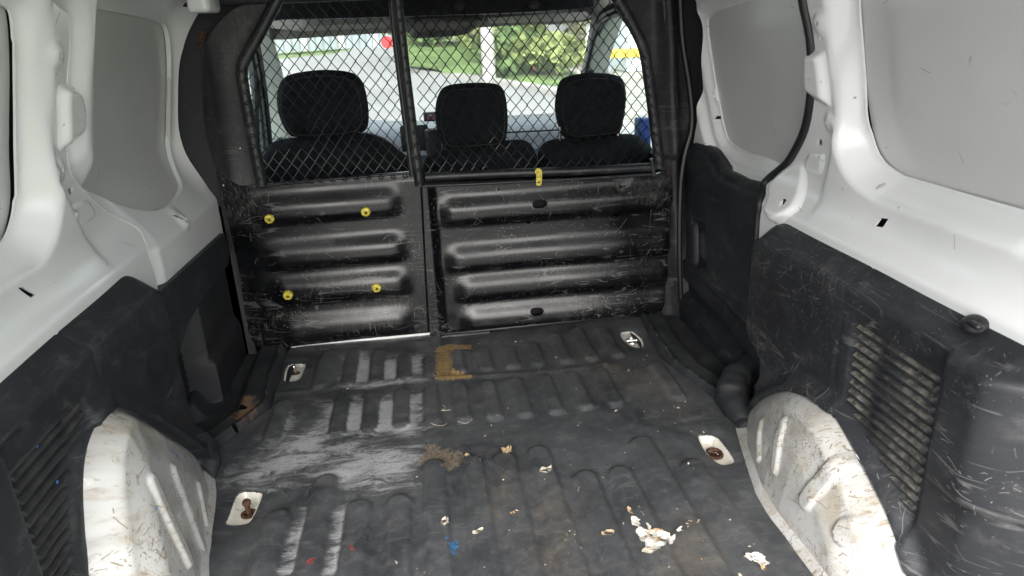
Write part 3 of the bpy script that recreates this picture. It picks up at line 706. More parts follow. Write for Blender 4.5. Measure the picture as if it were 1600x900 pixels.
# left rear wall and the bay ahead of it
winL = np.vstack([spl(PL([(-30, 2), (8, 10), (19, 35), (23, 110), (22, 230), (24, 300), (18, 345), (4, 376), (-25, 392)], -1, .058), False, 5), [(.60, .64), (.60, 1.09)]])
frL = PL([(88, -60), (100, 0), (124, 25), (126, 60), (122, 130), (120, 200), (124, 262), (140, 290), (170, 320), (205, 355)], -1)+PX([(226, 390), (237, 425), (244, 460)], -.716)
outL = np.vstack([spl(frL, False, 4), [(frL[-1][0], .40), (.52, .40), (.52, 1.22), (frL[0][0], 1.22)]])
flgL = np.array(PL([(88, -80), (92, 60), (92, 160), (95, 235), (100, 290), (118, 330), (140, 380), (150, 440)], -1)+[(1.9, .3), (1.9, 1.3)])
holesL = [rh([(24, 450), (32, 449), (49, 461), (41, 466)], -.743), rhl([(122, 294), (129, 292), (130, 300), (124, 303)], -1), circ(onl(141, 333, -1), .0055), rhl([(126, 326), (129, 325), (133, 335), (130, 337)], -1),
          rhl([(22, 98), (25, 98), (25, 111), (23, 111)], -1, .04), rhl([(24, 265), (27, 265), (27, 277), (24, 277)], -1, .04), circ(onl(108, 86, -1), .005), circ(onl(107, 113, -1), .004), circ(onl(110, 265, -1), .004), circ(onl(204, 424, -1), .006)]
bosL = [(onl(108, 84, -1), .022, .006), (onl(109, 267, -1), .022, .006)]
wL = thing('side_wall', 'white left side wall with two grey blanked windows and a bracket on its pillar', 'wall panel', (-.75, 1.0, .45))
fL = wallfun(-1, winL, .05, 0, .05, flgL, True, bosL, np.array(PL([(45, 56), (44, 180), (45, 288), (82, 306), (84, 200), (82, 62)], -1)))
sheet('wall_skin', outL, .0075, fL, M_white, wL, holes=[winL]+holesL, attrs={'smudge': SML}, rim=(-.004, 0, 0), bstep=.012)
blank(-1, winL, wL, .009)
boss3d('bracket', [(96, 137), (112, 132), (124, 140), (131, 165), (132, 190), (128, 215), (112, 228), (98, 236), (96, 200)], -.715, .017, -1, M_white, wL, .018, ((124, 184), .004))
boss3d('hinge_plate', [(118, 318), (138, 313), (147, 325), (148, 340), (130, 350), (120, 338)], -.722, .006, -1, M_white, wL, .008)
winF = spl(PL([(118, 60), (132, 14), (165, 16), (245, 32), (262, 46), (267, 90), (267, 150), (265, 215), (258, 265), (243, 300), (195, 333), (150, 310), (118, 262)], -1, .078), True, 5)
def fF(U, V):
    P = UVs(U, V); d = np.maximum(sdf(P, winF), 0); w_ = sstep(0, .10, d)
    x = xw(V)+.02+(-.075)*w_*sstep(.0, .04, d); belt = .712+(V-.50)*.75; x = smin(x, np.maximum(belt, .71), .06)
    x = x-.20*sstep(1.0, 1.25, V)**2
    x = x+.034*(1-sstep(.0, .06, sdf(P, outL))); c = onl(267, 342, -1, -.01); r = np.hypot(U-c[0], V-c[1]); x = x-.008*(1-sstep(.012, .035, r))
    return (-x, U, V)
sheet('front_bay_skin', [(1.36, .36), (2.2, .36), (2.2, 1.22), (1.36, 1.22)], .010, fF, M_white, wL, holes=[winF, rhl([(262, 337), (267, 336), (271, 346), (266, 349)], -1, -.01), circ(onx(241, 422, -.712), .003)], rim=(-.012, 0, 0), bstep=.012)
c_ = winF.mean(0); sheet('front_window_blank', c_+(winF-c_)*1.16, .03, lambda U, V: (-(smin(xw(V)+.02, np.maximum(.712+(V-.50)*.75, .71), .06)+.014-.2*sstep(1., 1.25, V)**2), U, V), M_grey, wL)
sheet('outer_skin', [(.5, .2), (2.3, .2), (2.3, 1.3), (.5, 1.3)], .2, lambda U, V: (-(xw(V)+.09-.2*sstep(1., 1.25, V)**2), U, V), M_cavity, wL)
# painted seam bead along the overlap on the left
tube('seam_bead', [(float(fL(np.array([p[0]-.003]), np.array([p[1]]))[0][0])-.001, p[0]+.002, p[1]) for p in spl(frL[2:-1], False, 4)], .002, M_white, wL, 8)
wt = PX([(262, 60), (262, 120), (262, 215)], -.795); tube('window_trim_strip', [(-(xp(p[1])+.065), p[0], p[1]) for p in PL([(264, 122), (264, 215)], -1, .065)], .004, M_cup, wL, 8)
# ------------------------------------------------------------------ roof over the bay (keeps the light coming from the open back)
rf = sheet('ceiling', [(-.74, .32), (.74, .32), (.74, 2.35), (-.74, 2.35)], .05, lambda U, V: (U, V, 1.185+.03*(1-(U/.74)**2)+0*V), M_white, None, rim=(0, 0, .02)); rf['kind'] = 'structure'
tg = thing('lightshield', 'unseen white tailgate hanging open over the rear of the cargo bay', 'lightshield', (0, .3, 1.2))  # unseen panel added to cut the steep light on the arches
sheet('lightshield_skin', [(-.68, -.12), (.68, -.12), (.68, .31), (-.68, .31)], .08, lambda U, V: (U, V, 1.20+.10*(.31-V)+.03*np.cos(U*2)), M_white, tg, rim=(0, 0, .03))

# ------------------------------------------------------------------ black corner lining between left trim and partition
cl = thing('corner_lining', 'black plastic corner lining with a recessed panel ahead of the left side trim', 'plastic lining', (-.72, 1.85, 0))
capp = PX([(255, 452), (262, 446), (300, 412), (335, 380), (345, 371), (352, 374), (356, 402), (346, 412), (300, 455), (287, 472), (275, 490), (262, 470)], -.70)
def fc(U, V): return (-(.700-.008*np.sin(np.clip((V-.30)/.12, 0, 1)*math.pi)), U, V)
c0 = PX([(250, 455), (262, 446), (300, 412), (335, 380), (346, 370), (353, 373), (360, 420)], -.70)
sheet('cap_rail', [(1.50, .36), (1.50, .44), (1.60, .418), (2.16, .398), (2.16, .30), (1.86, .30), (1.72, .285), (1.62, .25), (1.56, .2)], .012, fc, M_trim, cl, rim=(-.07, 0, 0))
def fr_(U, V): # recessed panel with a raised vertical box
    x = .775-.06*sstep(1.84, 1.86, U)*(1-sstep(.315, .33, V)); x = x-.015*(1-sstep(.10, .14, V))*sstep(1.84, 1.86, U)
    return (-x, U, V)
sheet('recess_panel', [(1.50, -.01), (2.165, -.01), (2.165, .42), (1.50, .42)], .012, fr_, M_dark, cl)

# ------------------------------------------------------------------ partition
YB = 2.15
pt = thing('partition', 'black steel partition with ribbed lower panels and chain link screen behind the seats', 'partition', (0, YB, 0))
def ribs(U, V, L, amp=.019):
    y = 0
    for (x0, x1, z, hw) in L:
        zz = V-(z+.0)
        b1 = sstep(x0-.03, x0+.045, U)*(1-sstep(x1-.045, x1+.02, U))
        y = y-amp*b1*(1-sstep(-.030, .030, zz))*sstep(-.082, -.050, zz)
    return y
RL = [(-.58, -.16, .50, .030), (-.585, -.16, .349, .036), (-.585, -.16, .233, .036), (-.585, -.165, .112, .036)]
RL = [(-.585, -.165, .490, .042), (-.585, -.16, .347, .042), (-.585, -.16, .232, .040), (-.585, -.165, .103, .040)]
RRr = [(-.045, .70, .445, .044), (-.035, .70, .292, .044), (-.01, .70, .191, .042), (.0, .70, .080, .040)]
loL = np.vstack([spl(PY([(333, 274), (345, 272), (356, 281), (374, 290), (402, 289)]), False, 4), PY([(655, 268), (662, 400), (668, 518), (560, 530), (412, 547)]), spl(PY([(400, 546), (388, 532), (380, 500), (372, 440), (358, 370), (345, 320)]), False, 3)])
def fLo(U, V):
    y = YB+ribs(U, V, RL)+.03*sstep(-.60, -.70, U)+.004*np.sin(U*8)*np.sin(V*9)
    y = y+.006*sstep(.520, .535, V)
    return (U, y, V)
hL_ = []
sheet('lower_panel', loL, .0085, fLo, M_panel, pt, rim=(0, .012, 0), bstep=.008)
loR = np.vstack([PY([(660, 290), (1018, 274)]), spl(PY([(1030, 270), (1046, 268), (1048, 300), (1042, 400), (1035, 470), (1024, 484), (1004, 489)]), False, 3), PY([(850, 506), (692, 524), (672, 524), (666, 420)])])
hol = [spl(PY([(830, 317), (834, 311), (848, 310), (853, 315), (848, 321), (834, 322)])), spl(PY([(827, 484), (831, 479), (843, 478), (848, 482), (843, 488), (831, 489)])),
       circ(ony(825, 345), .009), circ(ony(963, 334), .008), circ(ony(824, 456), .009), circ(ony(953, 445), .008), circ(ony(779, 296), .003), circ(ony(1002, 279), .003), circ(ony(1032, 305), .004), circ(ony(1007, 470), .003)]
def fRo(U, V):
    y = YB-.006+ribs(U, V, RRr)+.003*np.sin(U*9)*np.sin(V*8)
    # turned edge at the left and vertical crease near the door side
    y = y-.010*(1-sstep(.003, .010, np.abs(U+.066+.02*(V-.3)*-0)))
    return (U, y, V)
sheet('lower_panel', loR, .0085, fRo, M_panel, pt, holes=hol, rim=(0, .014, 0), bstep=.008)
sheet('backing_plate', PY([(405, 300), (660, 285), (1040, 275), (1028, 478), (690, 520), (400, 540)], YB+.06), .08, lambda U, V: (U, U*0+YB+.06, V), M_cavity, pt)
# upper side sheets
upL = np.vstack([PY([(455, -30), (441, 0), (385, 93), (376, 120), (388, 190), (405, 292)]), PY([(375, 290), (356, 281)]), spl(PY([(338, 274), (326, 250), (313, 205), (311, 150), (315, 100), (325, 62), (340, 38), (362, 16), (392, 2)]), False, 3), PY([(392, -30)])])
def fUL(U, V): return (U, YB+.012-.010*sstep(.0, .06, segd(UVs(U, V), np.array(PY([(440, 0), (383, 95), (376, 130), (404, 290)])), False))+.05*sstep(-.64, -.72, U)+.006*np.sin(U*20+V*12), V)
sheet('side_sheet', upL, .011, fUL, M_black, pt, rim=(0, .01, 0))
upR = np.vstack([PY([(940, -30), (960, 0), (1003, 75), (1015, 150), (1033, 264), (1045, 272), (1046, 300), (1040, 420), (1032, 485), (1010, 505)]), PY([(1060, 500), (1064, 300)]), spl(PY([(1066, 240), (1078, 200), (1080, 160), (1075, 100), (1066, 50), (1062, 0)]), False, 3), PY([(1058, -30)])])
def fUR(U, V): return (U, YB+.02-.030*np.exp(-((U-.70+.08*(V-.5))/.02)**2)-.014*sstep(.62, .66, U)*(V > .54)+.004*np.sin(V*20), V)
sheet('side_sheet', upR, .011, fUR, M_black, pt, rim=(0, .01, 0))
# seal bead of the body pillar beside the door
tube('pillar_seal', [(p[0], YB-.012, p[1]) for p in spl(PY([(1060, -20), (1064, 60), (1076, 140), (1079, 195), (1067, 245), (1061, 300), (1060, 400), (1064, 490), (1072, 530)]), False, 4)], .009, M_rubber, pt, 8)
tube('pillar_fold', [(p[0], YB-.004, p[1]) for p in spl(PY([(1035, -20), (1042, 60), (1056, 150), (1052, 230), (1046, 245)]), False, 4)], .007, M_black, pt, 8)
# frame: tubes
def rail(name, px, r, y=YB-.012, n=12, mat_=M_frame, sm=True): 
    p = spl(PY(px, y), False, 4) if sm else PY(px, y); return tube(name, [(q[0], y, q[1]) for q in p], r, mat_, pt, n)
rail('frame_tube', [(448, -30), (432, 2), (400, 62), (383, 92), (378, 108), (381, 140), (395, 215), (409, 290)], .0165)
rail('frame_tube', [(950, -30), (966, 0), (990, 42), (1006, 78), (1013, 120), (1021, 180), (1031, 262)], .0165)
rail('centre_post', [(618, -30), (622, 10), (638, 150), (656, 290)], .0145, YB-.02)
rail('centre_post_flange', [(606+12, -30), (612, 10), (628, 150), (644, 275)], .008, YB-.008)
rail('cross_rail', [(664, 277), (760, 272), (900, 267), (1024, 261)], .0135, YB-.016)
rail('sill_lip', [(662, 291), (840, 283), (1018, 273)], .0045, YB-.02)
rail('sill_lip', [(404, 291), (520, 280), (650, 270)], .004, YB-.008)
rail('foot_rail', [(690, 523), (850, 506), (1004, 490)], .0055, YB-.014)
rail('fold_line', [(1023, 280), (1013, 370), (1004, 470)], .0016, YB-.013)
rail('short_bar', [(1018, 248), (1022, 275)], .006, YB-.03)
# small tubes of hook loops on post and frame
VV, FF = [], []
def addloop(px, py, y, r=.006):
    c = ony(px, py, y); v, f = tubeVF([(c[0]+r*math.cos(a_), y-.004+.003*math.sin(a_), c[1]+r*.8*math.sin(a_)) for a_ in np.linspace(0, 2*math.pi, 9)[:-1]], .0016, 4, True)
    b0 = len(VV); VV.extend(v); FF.extend([tuple(i+b0 for i in q) for q in f])
for i in range(15): addloop(624+1.2+(656-624)*i/14.0, 12+19.5*i, YB-.036)
for i in range(11): addloop(380+24*i/10., 110+17*i, YB-.029)
for i in range(12): addloop(1006+22*i/11., 90+15*i, YB-.029)
for i in range(12): addloop(424+19*i, 285-1.05*i*.9, YB-.014)
mesh('hook_loops', VV, FF, M_wire, pt)['kind'] = 'stuff'
# chain link screens: every zigzag wire is one bent tube
Wd, Hd = .0335, .0425
def screen(name, poly_px, lab):
    sc = bpy.data.objects.new(name, None); COL.objects.link(sc); sc.location = (0, YB-.004, .7); put(sc, pt)
    poly = np.array(PY(poly_px, YB-.004)); x0, x1 = poly[:, 0].min(), poly[:, 0].max(); z0, z1 = poly[:, 1].min(), poly[:, 1].max()
    j0 = int(math.floor(x0/(Wd/2)))-1; j1 = int(math.ceil(x1/(Wd/2)))+1
    for j in range(j0, j1):
        pts = []
        k0 = int(math.floor(z0/(Hd/2)))-1; k1 = int(math.ceil(z1/(Hd/2)))+1
        for k in range(k0, k1):
            c = (j+k) % 2  # column this node is on
            xa = (j+c)*Wd/2; za = k*Hd/2
            wob = .0010*math.sin(j*1.7+k*.9)+.002*math.sin(k*.35+xa*5); sg = 1 if c == 0 else -1
            xb_ = xa+.016*(za-.7)*0+wob+sg*-.0007
            yy = YB-.004+.0016*sg
            pts += [(xb_+sg*.0022, yy, za-.0024), (xb_+sg*-.0002, yy-.0014*sg, za), (xb_+sg*.0022, yy, za+.0024)]
        P = np.array(pts); ins = inside(P[:, [0, 2]], poly)
        run = []
        for q, ok in list(zip(pts, ins))+[(None, False)]:
            if ok: run.append(q)
            else:
                if len(run) > 3:
                    v, f = tubeVF(run, .00125, 4); mesh('wire', v, f, M_wire, sc)
                run = []
screen('wire_screen', [(446, -25), (428, 10), (384, 98), (380, 130), (408, 292), (652, 274), (622, -25)], '')
screen('wire_screen', [(628, -25), (660, 282), (1026, 268), (1010, 120), (1002, 76), (952, -25)], '')
# yellow rivet caps and lever
for (px, py) in [(420, 343), (571, 332), (449, 463), (588, 451)]:
    q = ony(px, py, YB-.030); o = lathe('rivet_cap', [(.0145, .022), (.0145, -.003), (.012, -.0065), (.006, -.0075), (.005, -.003), (.001, -.003)], (q[0], YB-.021, q[1]), (0, 1, 0), M_yel, pt, 20)
    lathe('rivet_core', [(.0042, 0), (.0042, -.002), (.002, -.003)], (q[0]+.001, YB-.0255, q[1]-.003), (0, 1, 0), M_rust, pt, 10)
q = ony(842, 270, YB-.035); lv = sheet('latch_lever', spl(PY([(836, 268), (838, 264), (844, 264), (847, 269), (846, 287), (842, 290), (838, 288), (838, 275)], YB-.034), True, 4), .004, lambda U, V: (U, U*0+YB-.034, V), M_yel, pt, holes=[circ(ony(842, 285, YB-.034), .003, 10)], rim=(0, .005, 0))
lathe('lever_pin', [(.004, .03), (.004, -.003), (.003, -.004)], (q[0], YB-.036, q[1]), (0, 1, 0), M_yel, pt, 10)
for (px, py) in [(357, 138), (375, 232), (349, 290)]:
    q = ony(px, py, YB); lathe('pop_rivet', [(.0035, 0), (.0035, -.002), (.002, -.004)], (q[0], YB+.006, q[1]), (0, 1, 0), M_chrome, pt, 10)
# tab under the right panel
q = ony(728, 524, YB-.03); box('foot_tab', (q[0], YB-.005, .008), (.16, .05, .012), M_black, pt, .004)
# black linings behind the partition edges; right added, left widened against light leaks
b2p = sheet('leak_seal_lining', PY([(1040, -60), (1200, -60), (1200, 620), (1040, 560)], YB+.05), .03, lambda U, V: (U, U*0+YB+.05, V), M_dark, None); tag(b2p, 'black sheet added to seal a light leak between partition and sliding door', 'light-sealing lining')
bp = sheet('leak_seal_lining', PY([(200, -60), (470, -60), (410, 10), (350, 60), (340, 275), (372, 372), (395, 530), (405, 560), (415, 620), (345, 660), (200, 500)], YB+.06), .03, lambda U, V: (U, U*0+YB+.06, V), M_dark, None); tag(bp, 'black lining of the left body pillar widened to seal a light leak past the partition edge', 'light-sealing lining')
# header over the partition
hd = box('partition_header', (0, YB+.01, 1.13), (1.4, .05, .20), M_black, pt, .01)
q = ony(325, 8, 2.08); o = box('roof_rail', (q[0], 2.04, q[1]+.03), (.055, .12, .10), M_white, None, .012); tag(o, 'white painted roof rail end above the left front window blank', 'roof rail')
q = ony(316, 60, 2.12); o = box('rail_bracket', (q[0], 2.12, q[1]), (.013, .012, .04), M_rust, None, .002, (.35, 'Y')); tag(o, 'small rusty bracket under the left roof rail by the partition', 'bracket')

# ------------------------------------------------------------------ sliding door (closed) on the right
dr = thing('sliding_door', 'white sliding door with grey window blank and black lower lining', 'sliding door', (.76, 1.8, 0))
winD = spl(PL([(1093, 40), (1098, 24), (1120, 14), (1200, -8), (1300, -30), (1300, 240), (1225, 258), (1190, 247), (1152, 235), (1128, 214), (1114, 160), (1102, 100)], 1, .045), True, 5)
XD = lambda V: .775-.19*(V-.6)
def fD(U, V):
    P = UVs(U, V); d = np.maximum(sdf(P, winD), 0); x = XD(V)+.022-.020*sstep(.004, .03, d)-.024*sstep(.045, .07, d)-.2*sstep(1., 1.25, V)**2
    for c in (onl(1079, 80, 1), onl(1087, 150, 1)): x = x-.006*(1-sstep(.012, .024, np.hypot(U-c[0], V-c[1])))
    return (x, U, V)
dp = [rhl([(1070, 53), (1074, 53), (1074, 58), (1070, 58)], 1), circ(onl(1077, 51, 1), .0025, 8), circ(onl(1079, 78, 1), .0035, 10), circ(onl(1087, 151, 1), .0035, 10), rhl([(1091, 183), (1095, 183), (1095, 188), (1091, 188)], 1), circ(onl(1098, 180, 1), .0025, 8)]
eo = PL([(1060, -40), (1062, 10), (1068, 60), (1077, 140), (1081, 190), (1074, 240)], 1)
sheet('door_frame', [(1.33, 1.22), (1.33, .44), (2.14, .44)]+eo[::-1][:1]+eo[::-1][1:]+[(eo[0][0], 1.22)], .010, fD, M_white, dr, holes=[winD]+dp, rim=(.012, 0, 0), bstep=.012)
sheet('window_blank', winD.mean(0)+(winD-winD.mean(0))*1.04, .03, lambda U, V: (XD(V)+.026-.2*sstep(1., 1.25, V)**2, U, V), M_grey, dr)
lin = PX([(1067, 240), (1069, 227), (1077, 222), (1090, 224), (1103, 236), (1112, 252), (1123, 268), (1150, 281), (1196, 294)], .735)+[(1.30, .40), (1.30, -.01), (2.13, -.01)]
def fLn(U, V, D):
    x = .738-.012*np.clip(V-.3, -1, 1); x = x+.03*(1-np.sqrt(1-(1-np.clip(D/.035, 0, 1))**2))*(V > .2)
    a_, b2 = onx(1095, 432, .73), onx(1175, 512, .73); x = x-.012*(1-sstep(.006, .016, capd(UVs(U, V), (*a_, *b2))))
    x = x+.012*(1-sstep(.005, .02, np.abs(sdf(UVs(U, V), np.array(PX([(1079, 352), (1094, 356), (1096, 412), (1080, 412)], .73))))))
    x = x+.02*sstep(.10, .07, V-.09*(U-1.7))-.03*sstep(.045, .03, V-.09*(U-1.7))
    return (x, U, V)
sheet('door_lining', lin, .009, fLn, M_trim, dr, dist=True, rim=(.02, 0, 0))
hb = spl(PX([(1080, 354), (1087, 352), (1088, 412), (1081, 412), (1077, 385)], .728), True, 4)
sheet('grab_handle', hb, .006, lambda U, V, D: (.735-.014*np.sqrt(np.clip(1-(1-np.clip(D/.012, 0, 1))**2, 0, 1)), U, V), M_dark, dr, dist=True)

# ================================================================== THE CAB
def seat(label, hp, bp_, yh, posts, ybk, group='front seats'):
    t = thing('front_seat', label, 'seat', (float(np.mean([p[0] for p in hp])), ybk, -.1), group)
    pillow('headrest', hp, yh, .11, M_fabric, t, .045, .012, 0, -.10)
    hc = np.mean(np.array(hp), 0); sp_ = [(hc[0]+(p[0]-hc[0])*.86, yh-.046-.10*((p[1]-hc[1])*.86), hc[1]+(p[1]-hc[1])*.86) for p in hp]
    tube('headrest_seam', sp_, .0016, M_thread, t, 5, True)
    pillow('backrest', bp_, ybk, .16, M_fabric, t, .06, .02, 0, -.12)
    for q in posts: tube('headrest_post', [(q[0], yh, q[1]-.05), (q[0], yh-.004, q[1]+.05)], .006, M_chrome, t, 8)
    return t
def sm(px, y, n=5): return spl(PY(px, y), True, n)
h1 = sm([(436, 135), (452, 117), (500, 109), (545, 112), (565, 125), (574, 155), (576, 190), (568, 206), (540, 212), (480, 216), (455, 214), (441, 195), (433, 165)], 2.42)
b1 = sm([(405, 262), (415, 232), (440, 217), (500, 212), (555, 207), (590, 213), (620, 232), (640, 262), (645, 380), (640, 600), (420, 620), (400, 400)], 2.42)
seat('driver seat with the widest rounded black headrest behind the left screen', h1, b1, 2.42, [ony(462, 218, 2.42), ony(560, 210, 2.42)], 2.44)
h2 = sm([(684, 150), (697, 134), (735, 129), (775, 131), (788, 145), (793, 175), (793, 205), (786, 226), (760, 230), (715, 233), (692, 230), (683, 205), (680, 175)], 2.46)
b2 = sm([(660, 262), (675, 240), (700, 230), (740, 226), (790, 217), (822, 219), (836, 240), (838, 262), (842, 400), (838, 600), (670, 600), (655, 400)], 2.48)
seat('middle passenger seat with a slim square black headrest on steel posts', h2, b2, 2.46, [ony(693, 234, 2.46), ony(788, 227, 2.46)], 2.48)
h3 = sm([(868, 150), (876, 124), (905, 115), (940, 114), (968, 120), (977, 140), (977, 170), (970, 205), (955, 212), (910, 217), (882, 215), (872, 195), (867, 172)], 2.44)
b3 = sm([(838, 262), (840, 232), (860, 216), (920, 213), (975, 207), (1000, 215), (1020, 240), (1028, 300), (1030, 600), (840, 600), (836, 400)], 2.48)
seat('outer passenger seat with a rounded black headrest beside the sliding door side', h3, b3, 2.44, [ony(875, 220, 2.44), ony(966, 210, 2.44)], 2.48)

# dashboard with raised binnacle, screen pod and vents
db = thing('dashboard', 'grey dashboard with a small display box and raised cowl beyond the seats', 'dashboard', (0, 3.2, .4))
prof_ = [(2.98, .10), (2.95, .36), (2.98, .455), (3.08, .505), (3.30, .525), (3.55, .53), (3.72, .50)]
xs = np.linspace(-.74, .74, 40); V = []; F = []
for x in xs:
    for y, z in prof_: V.append((x, y+.06*(x/.74)**2, z+.02*math.exp(-((x+.37)/.16)**2)*(z > .4)-.01*(x/.7)**2))
for i in range(39):
    for k in range(6): F.append((i*7+k, i*7+k+1, i*7+k+8, i*7+k+7))
V = np.array(V); mesh('dash_body', V, F, M_dash, db, uv=V[:, :2])
q = ony(672, 183, 3.15); box('display_box', (q[0]+.01, 3.17, q[1]), (.075, .05, .036), M_dark, db, .004); box('display_screen', (q[0]+.012, 3.143, q[1]), (.052, .004, .024), simple('dim_violet_screen', (.22, .12, .16), .2), db, .001)
q = ony(648, 215, 2.85); box('phone_cradle', (q[0], 2.87, q[1]-.005), (.11, .03, .10), M_dark, db, .008); box('cradle_arm', (q[0], 2.93, q[1]-.09), (.03, .10, .02), M_dark, db, .004)
q = ony(668, 228, 2.7); lathe('bottle_holder', [(.034, -.06), (.036, .05), (.030, .055), (.02, .056)], (q[0]+.03, 2.75, q[1]), (0, 0, 1), M_dark, db, 18)
tube('dash_seam', [(-.05, 3.06, .518), (.30, 3.07, .515), (.60, 3.10, .508)], .004, M_dark, db, 6)
# steering wheel
sw = thing('steering_wheel', 'grey steering wheel partly hidden by the driver headrest', 'steering wheel', (-.30, 2.86, .42))
cx, cz = ony(555, 290, 2.86); cx, cz = -.335, .385
R_ = .185; pts = []
for a_ in np.linspace(0, 2*math.pi, 49)[:-1]: pts.append((cx+R_*math.cos(a_), 2.86+.10*math.sin(a_)*R_/.185*.8, cz+R_*math.sin(a_)*.93))
tube('rim', pts, .017, simple('grey_wheel_rim', (.07, .08, .08), .35), sw, 12, True)
lathe('hub', [(.055, -.02), (.06, 0), (.045, .02), (.01, .026)], (cx, 2.86, cz), (0, -1, .45), M_dark, sw)
for a_ in (0, math.pi, -math.pi/2): tube('spoke', [(cx+.04*math.cos(a_), 2.86, cz+.04*math.sin(a_)), (cx+R_*math.cos(a_), 2.86+.08*math.sin(a_), cz+R_*.93*math.sin(a_))], .011, M_dark, sw, 8)
# headliner, overhead shelf, sun visors, windscreen surround
cabr = sheet('cab_roof', [(-.70, 2.2), (.70, 2.2), (.70, 3.0), (-.70, 3.0)], .06, lambda U, V: (U, V, 1.20-.20*sstep(2.5, 3.0, V)-.05*(U/.7)**2), M_liner, None, rim=(0, 0, .03)); tag(cabr, 'pale grey headliner above the front seats', 'headliner')
sh = thing('overhead_shelf', 'dark overhead storage shelf hanging under the cab roof', 'shelf', (0, 2.5, 1.05))
zsh = 1.02
o1 = spl(PY([(448, -60), (440, 10), (438, 24), (455, 30), (620, 26), (800, 20), (912, 12), (925, 0), (930, -60)], 2.5), False, 3)
sheet('shelf_tray', o1, .03, lambda U, V: (U, 2.5+0*U-.03*sstep(1.03, .98, V), V), M_dark, sh, rim=(0, .22, 0))
for px in (718, 835):
    q = ony(px, 8, 2.47); lathe('shelf_stud', [(.018, 0), (.018, -.01), (.01, -.014)], (q[0], 2.49, q[1]), (0, 1, 0), M_dark, sh, 14)
hr = thing('windscreen_header', 'grey padded header and pillars around the windscreen', 'windscreen frame', (0, 2.85, .97))
def band(name, px, y, th, mat_, parent, ry=.0):
    o_ = PY(px, y); return sheet(name, o_, .03, lambda U, V, D: (U, y-.012*np.sqrt(np.clip(1-(1-np.clip(D/.012, 0, 1))**2, 0, 1))+ry*(V-.97), V), mat_, parent, dist=True, rim=(0, th, 0))
band('header_pad', [(408, 24), (430, 30), (620, 24), (640, 20), (800, 18), (925, 8), (930, 30), (900, 36), (800, 40), (640, 50), (560, 54), (440, 62), (415, 62)], 2.86, .06, M_liner, hr)
v1 = thing('sun_visor', 'grey sun visor folded up above the driver headrest', 'sun visor', tuple(ony(500, 36, 2.76)[0:1])+(2.76, .98), 'folded sun visors')
band('visor_pad', [(418, 34), (440, 31), (600, 27), (612, 33), (612, 42), (560, 45), (470, 49), (425, 44)], 2.76, .02, M_apillar, v1)
v2 = thing('sun_visor', 'grey sun visor folded up above the passenger headrests', 'sun visor', (ony(820, 26, 2.76)[0], 2.76, .98), 'folded sun visors')
band('visor_pad', [(762, 28), (860, 22), (915, 18), (925, 26), (912, 31), (765, 37)], 2.76, .02, M_apillar, v2)
mr = thing('mirror_console', 'dark grey overhead console pod hanging at the top middle of the windscreen', 'console', (ony(690, 40, 2.8)[0], 2.8, .97))
mo = spl(PY([(640, 26), (670, 20), (720, 20), (752, 24), (756, 33), (738, 48), (722, 55), (700, 57), (655, 60), (641, 56)], 2.74), True, 4)
sheet('console_pod', mo, .015, lambda U, V, D: (U, 2.74-.05*np.sqrt(np.clip(1-(1-np.clip(D/.03, 0, 1))**2, 0, 1)), V), simple('mid_grey_console', (.11, .115, .115), .5), mr, dist=True, rim=(0, .06, 0))
# a-pillars as tapered bars from dashboard to header
def pillar(s, pts, wdt, name, mat_, parent):
    V = []; F = []
    for (x, y, z), w_ in zip(pts, wdt):
        for dx, dy in ((-w_/2, -.03), (w_/2, -.03), (w_/2+.004, .0), (w_/2, .03), (-w_/2, .03), (-w_/2-.004, 0)): V.append((x+dx, y+dy, z))
    for i in range(len(pts)-1):
        for k in range(6): F.append((i*6+k, i*6+(k+1) % 6, (i+1)*6+(k+1) % 6, (i+1)*6+k))
    return mesh(name, V, F, mat_, parent, uv=np.array(V)[:, [0, 2]])
def pyp(px, py, y): q = ony(px, py, y); return (q[0], y, q[1])
pillar(-1, [pyp(391, -10, 2.72), pyp(402, 60, 2.86), pyp(414, 100, 2.98), pyp(430, 160, 3.2), pyp(446, 222, 3.42), pyp(462, 300, 3.5)], [.10, .10, .105, .11, .12, .12], 'pillar_trim', M_apillar, hr)
pillar(1, [pyp(960, -20, 2.72), pyp(946, 40, 2.86), pyp(938, 70, 2.98), pyp(925, 120, 3.2), pyp(915, 175, 3.42), pyp(908, 300, 3.5)], [.11, .11, .10, .10, .11, .11], 'pillar_trim', M_apillar, hr)
# windscreen pane
wsn = mesh('windscreen', [(-.70, 3.80, .50), (.70, 3.80, .50), (.62, 2.89, .99), (-.62, 2.89, .99)], [(0, 1, 2, 3)], M_glass, None, False); tag(wsn, 'sloping windscreen with glare haze in its glass beyond the dashboard', 'windscreen')
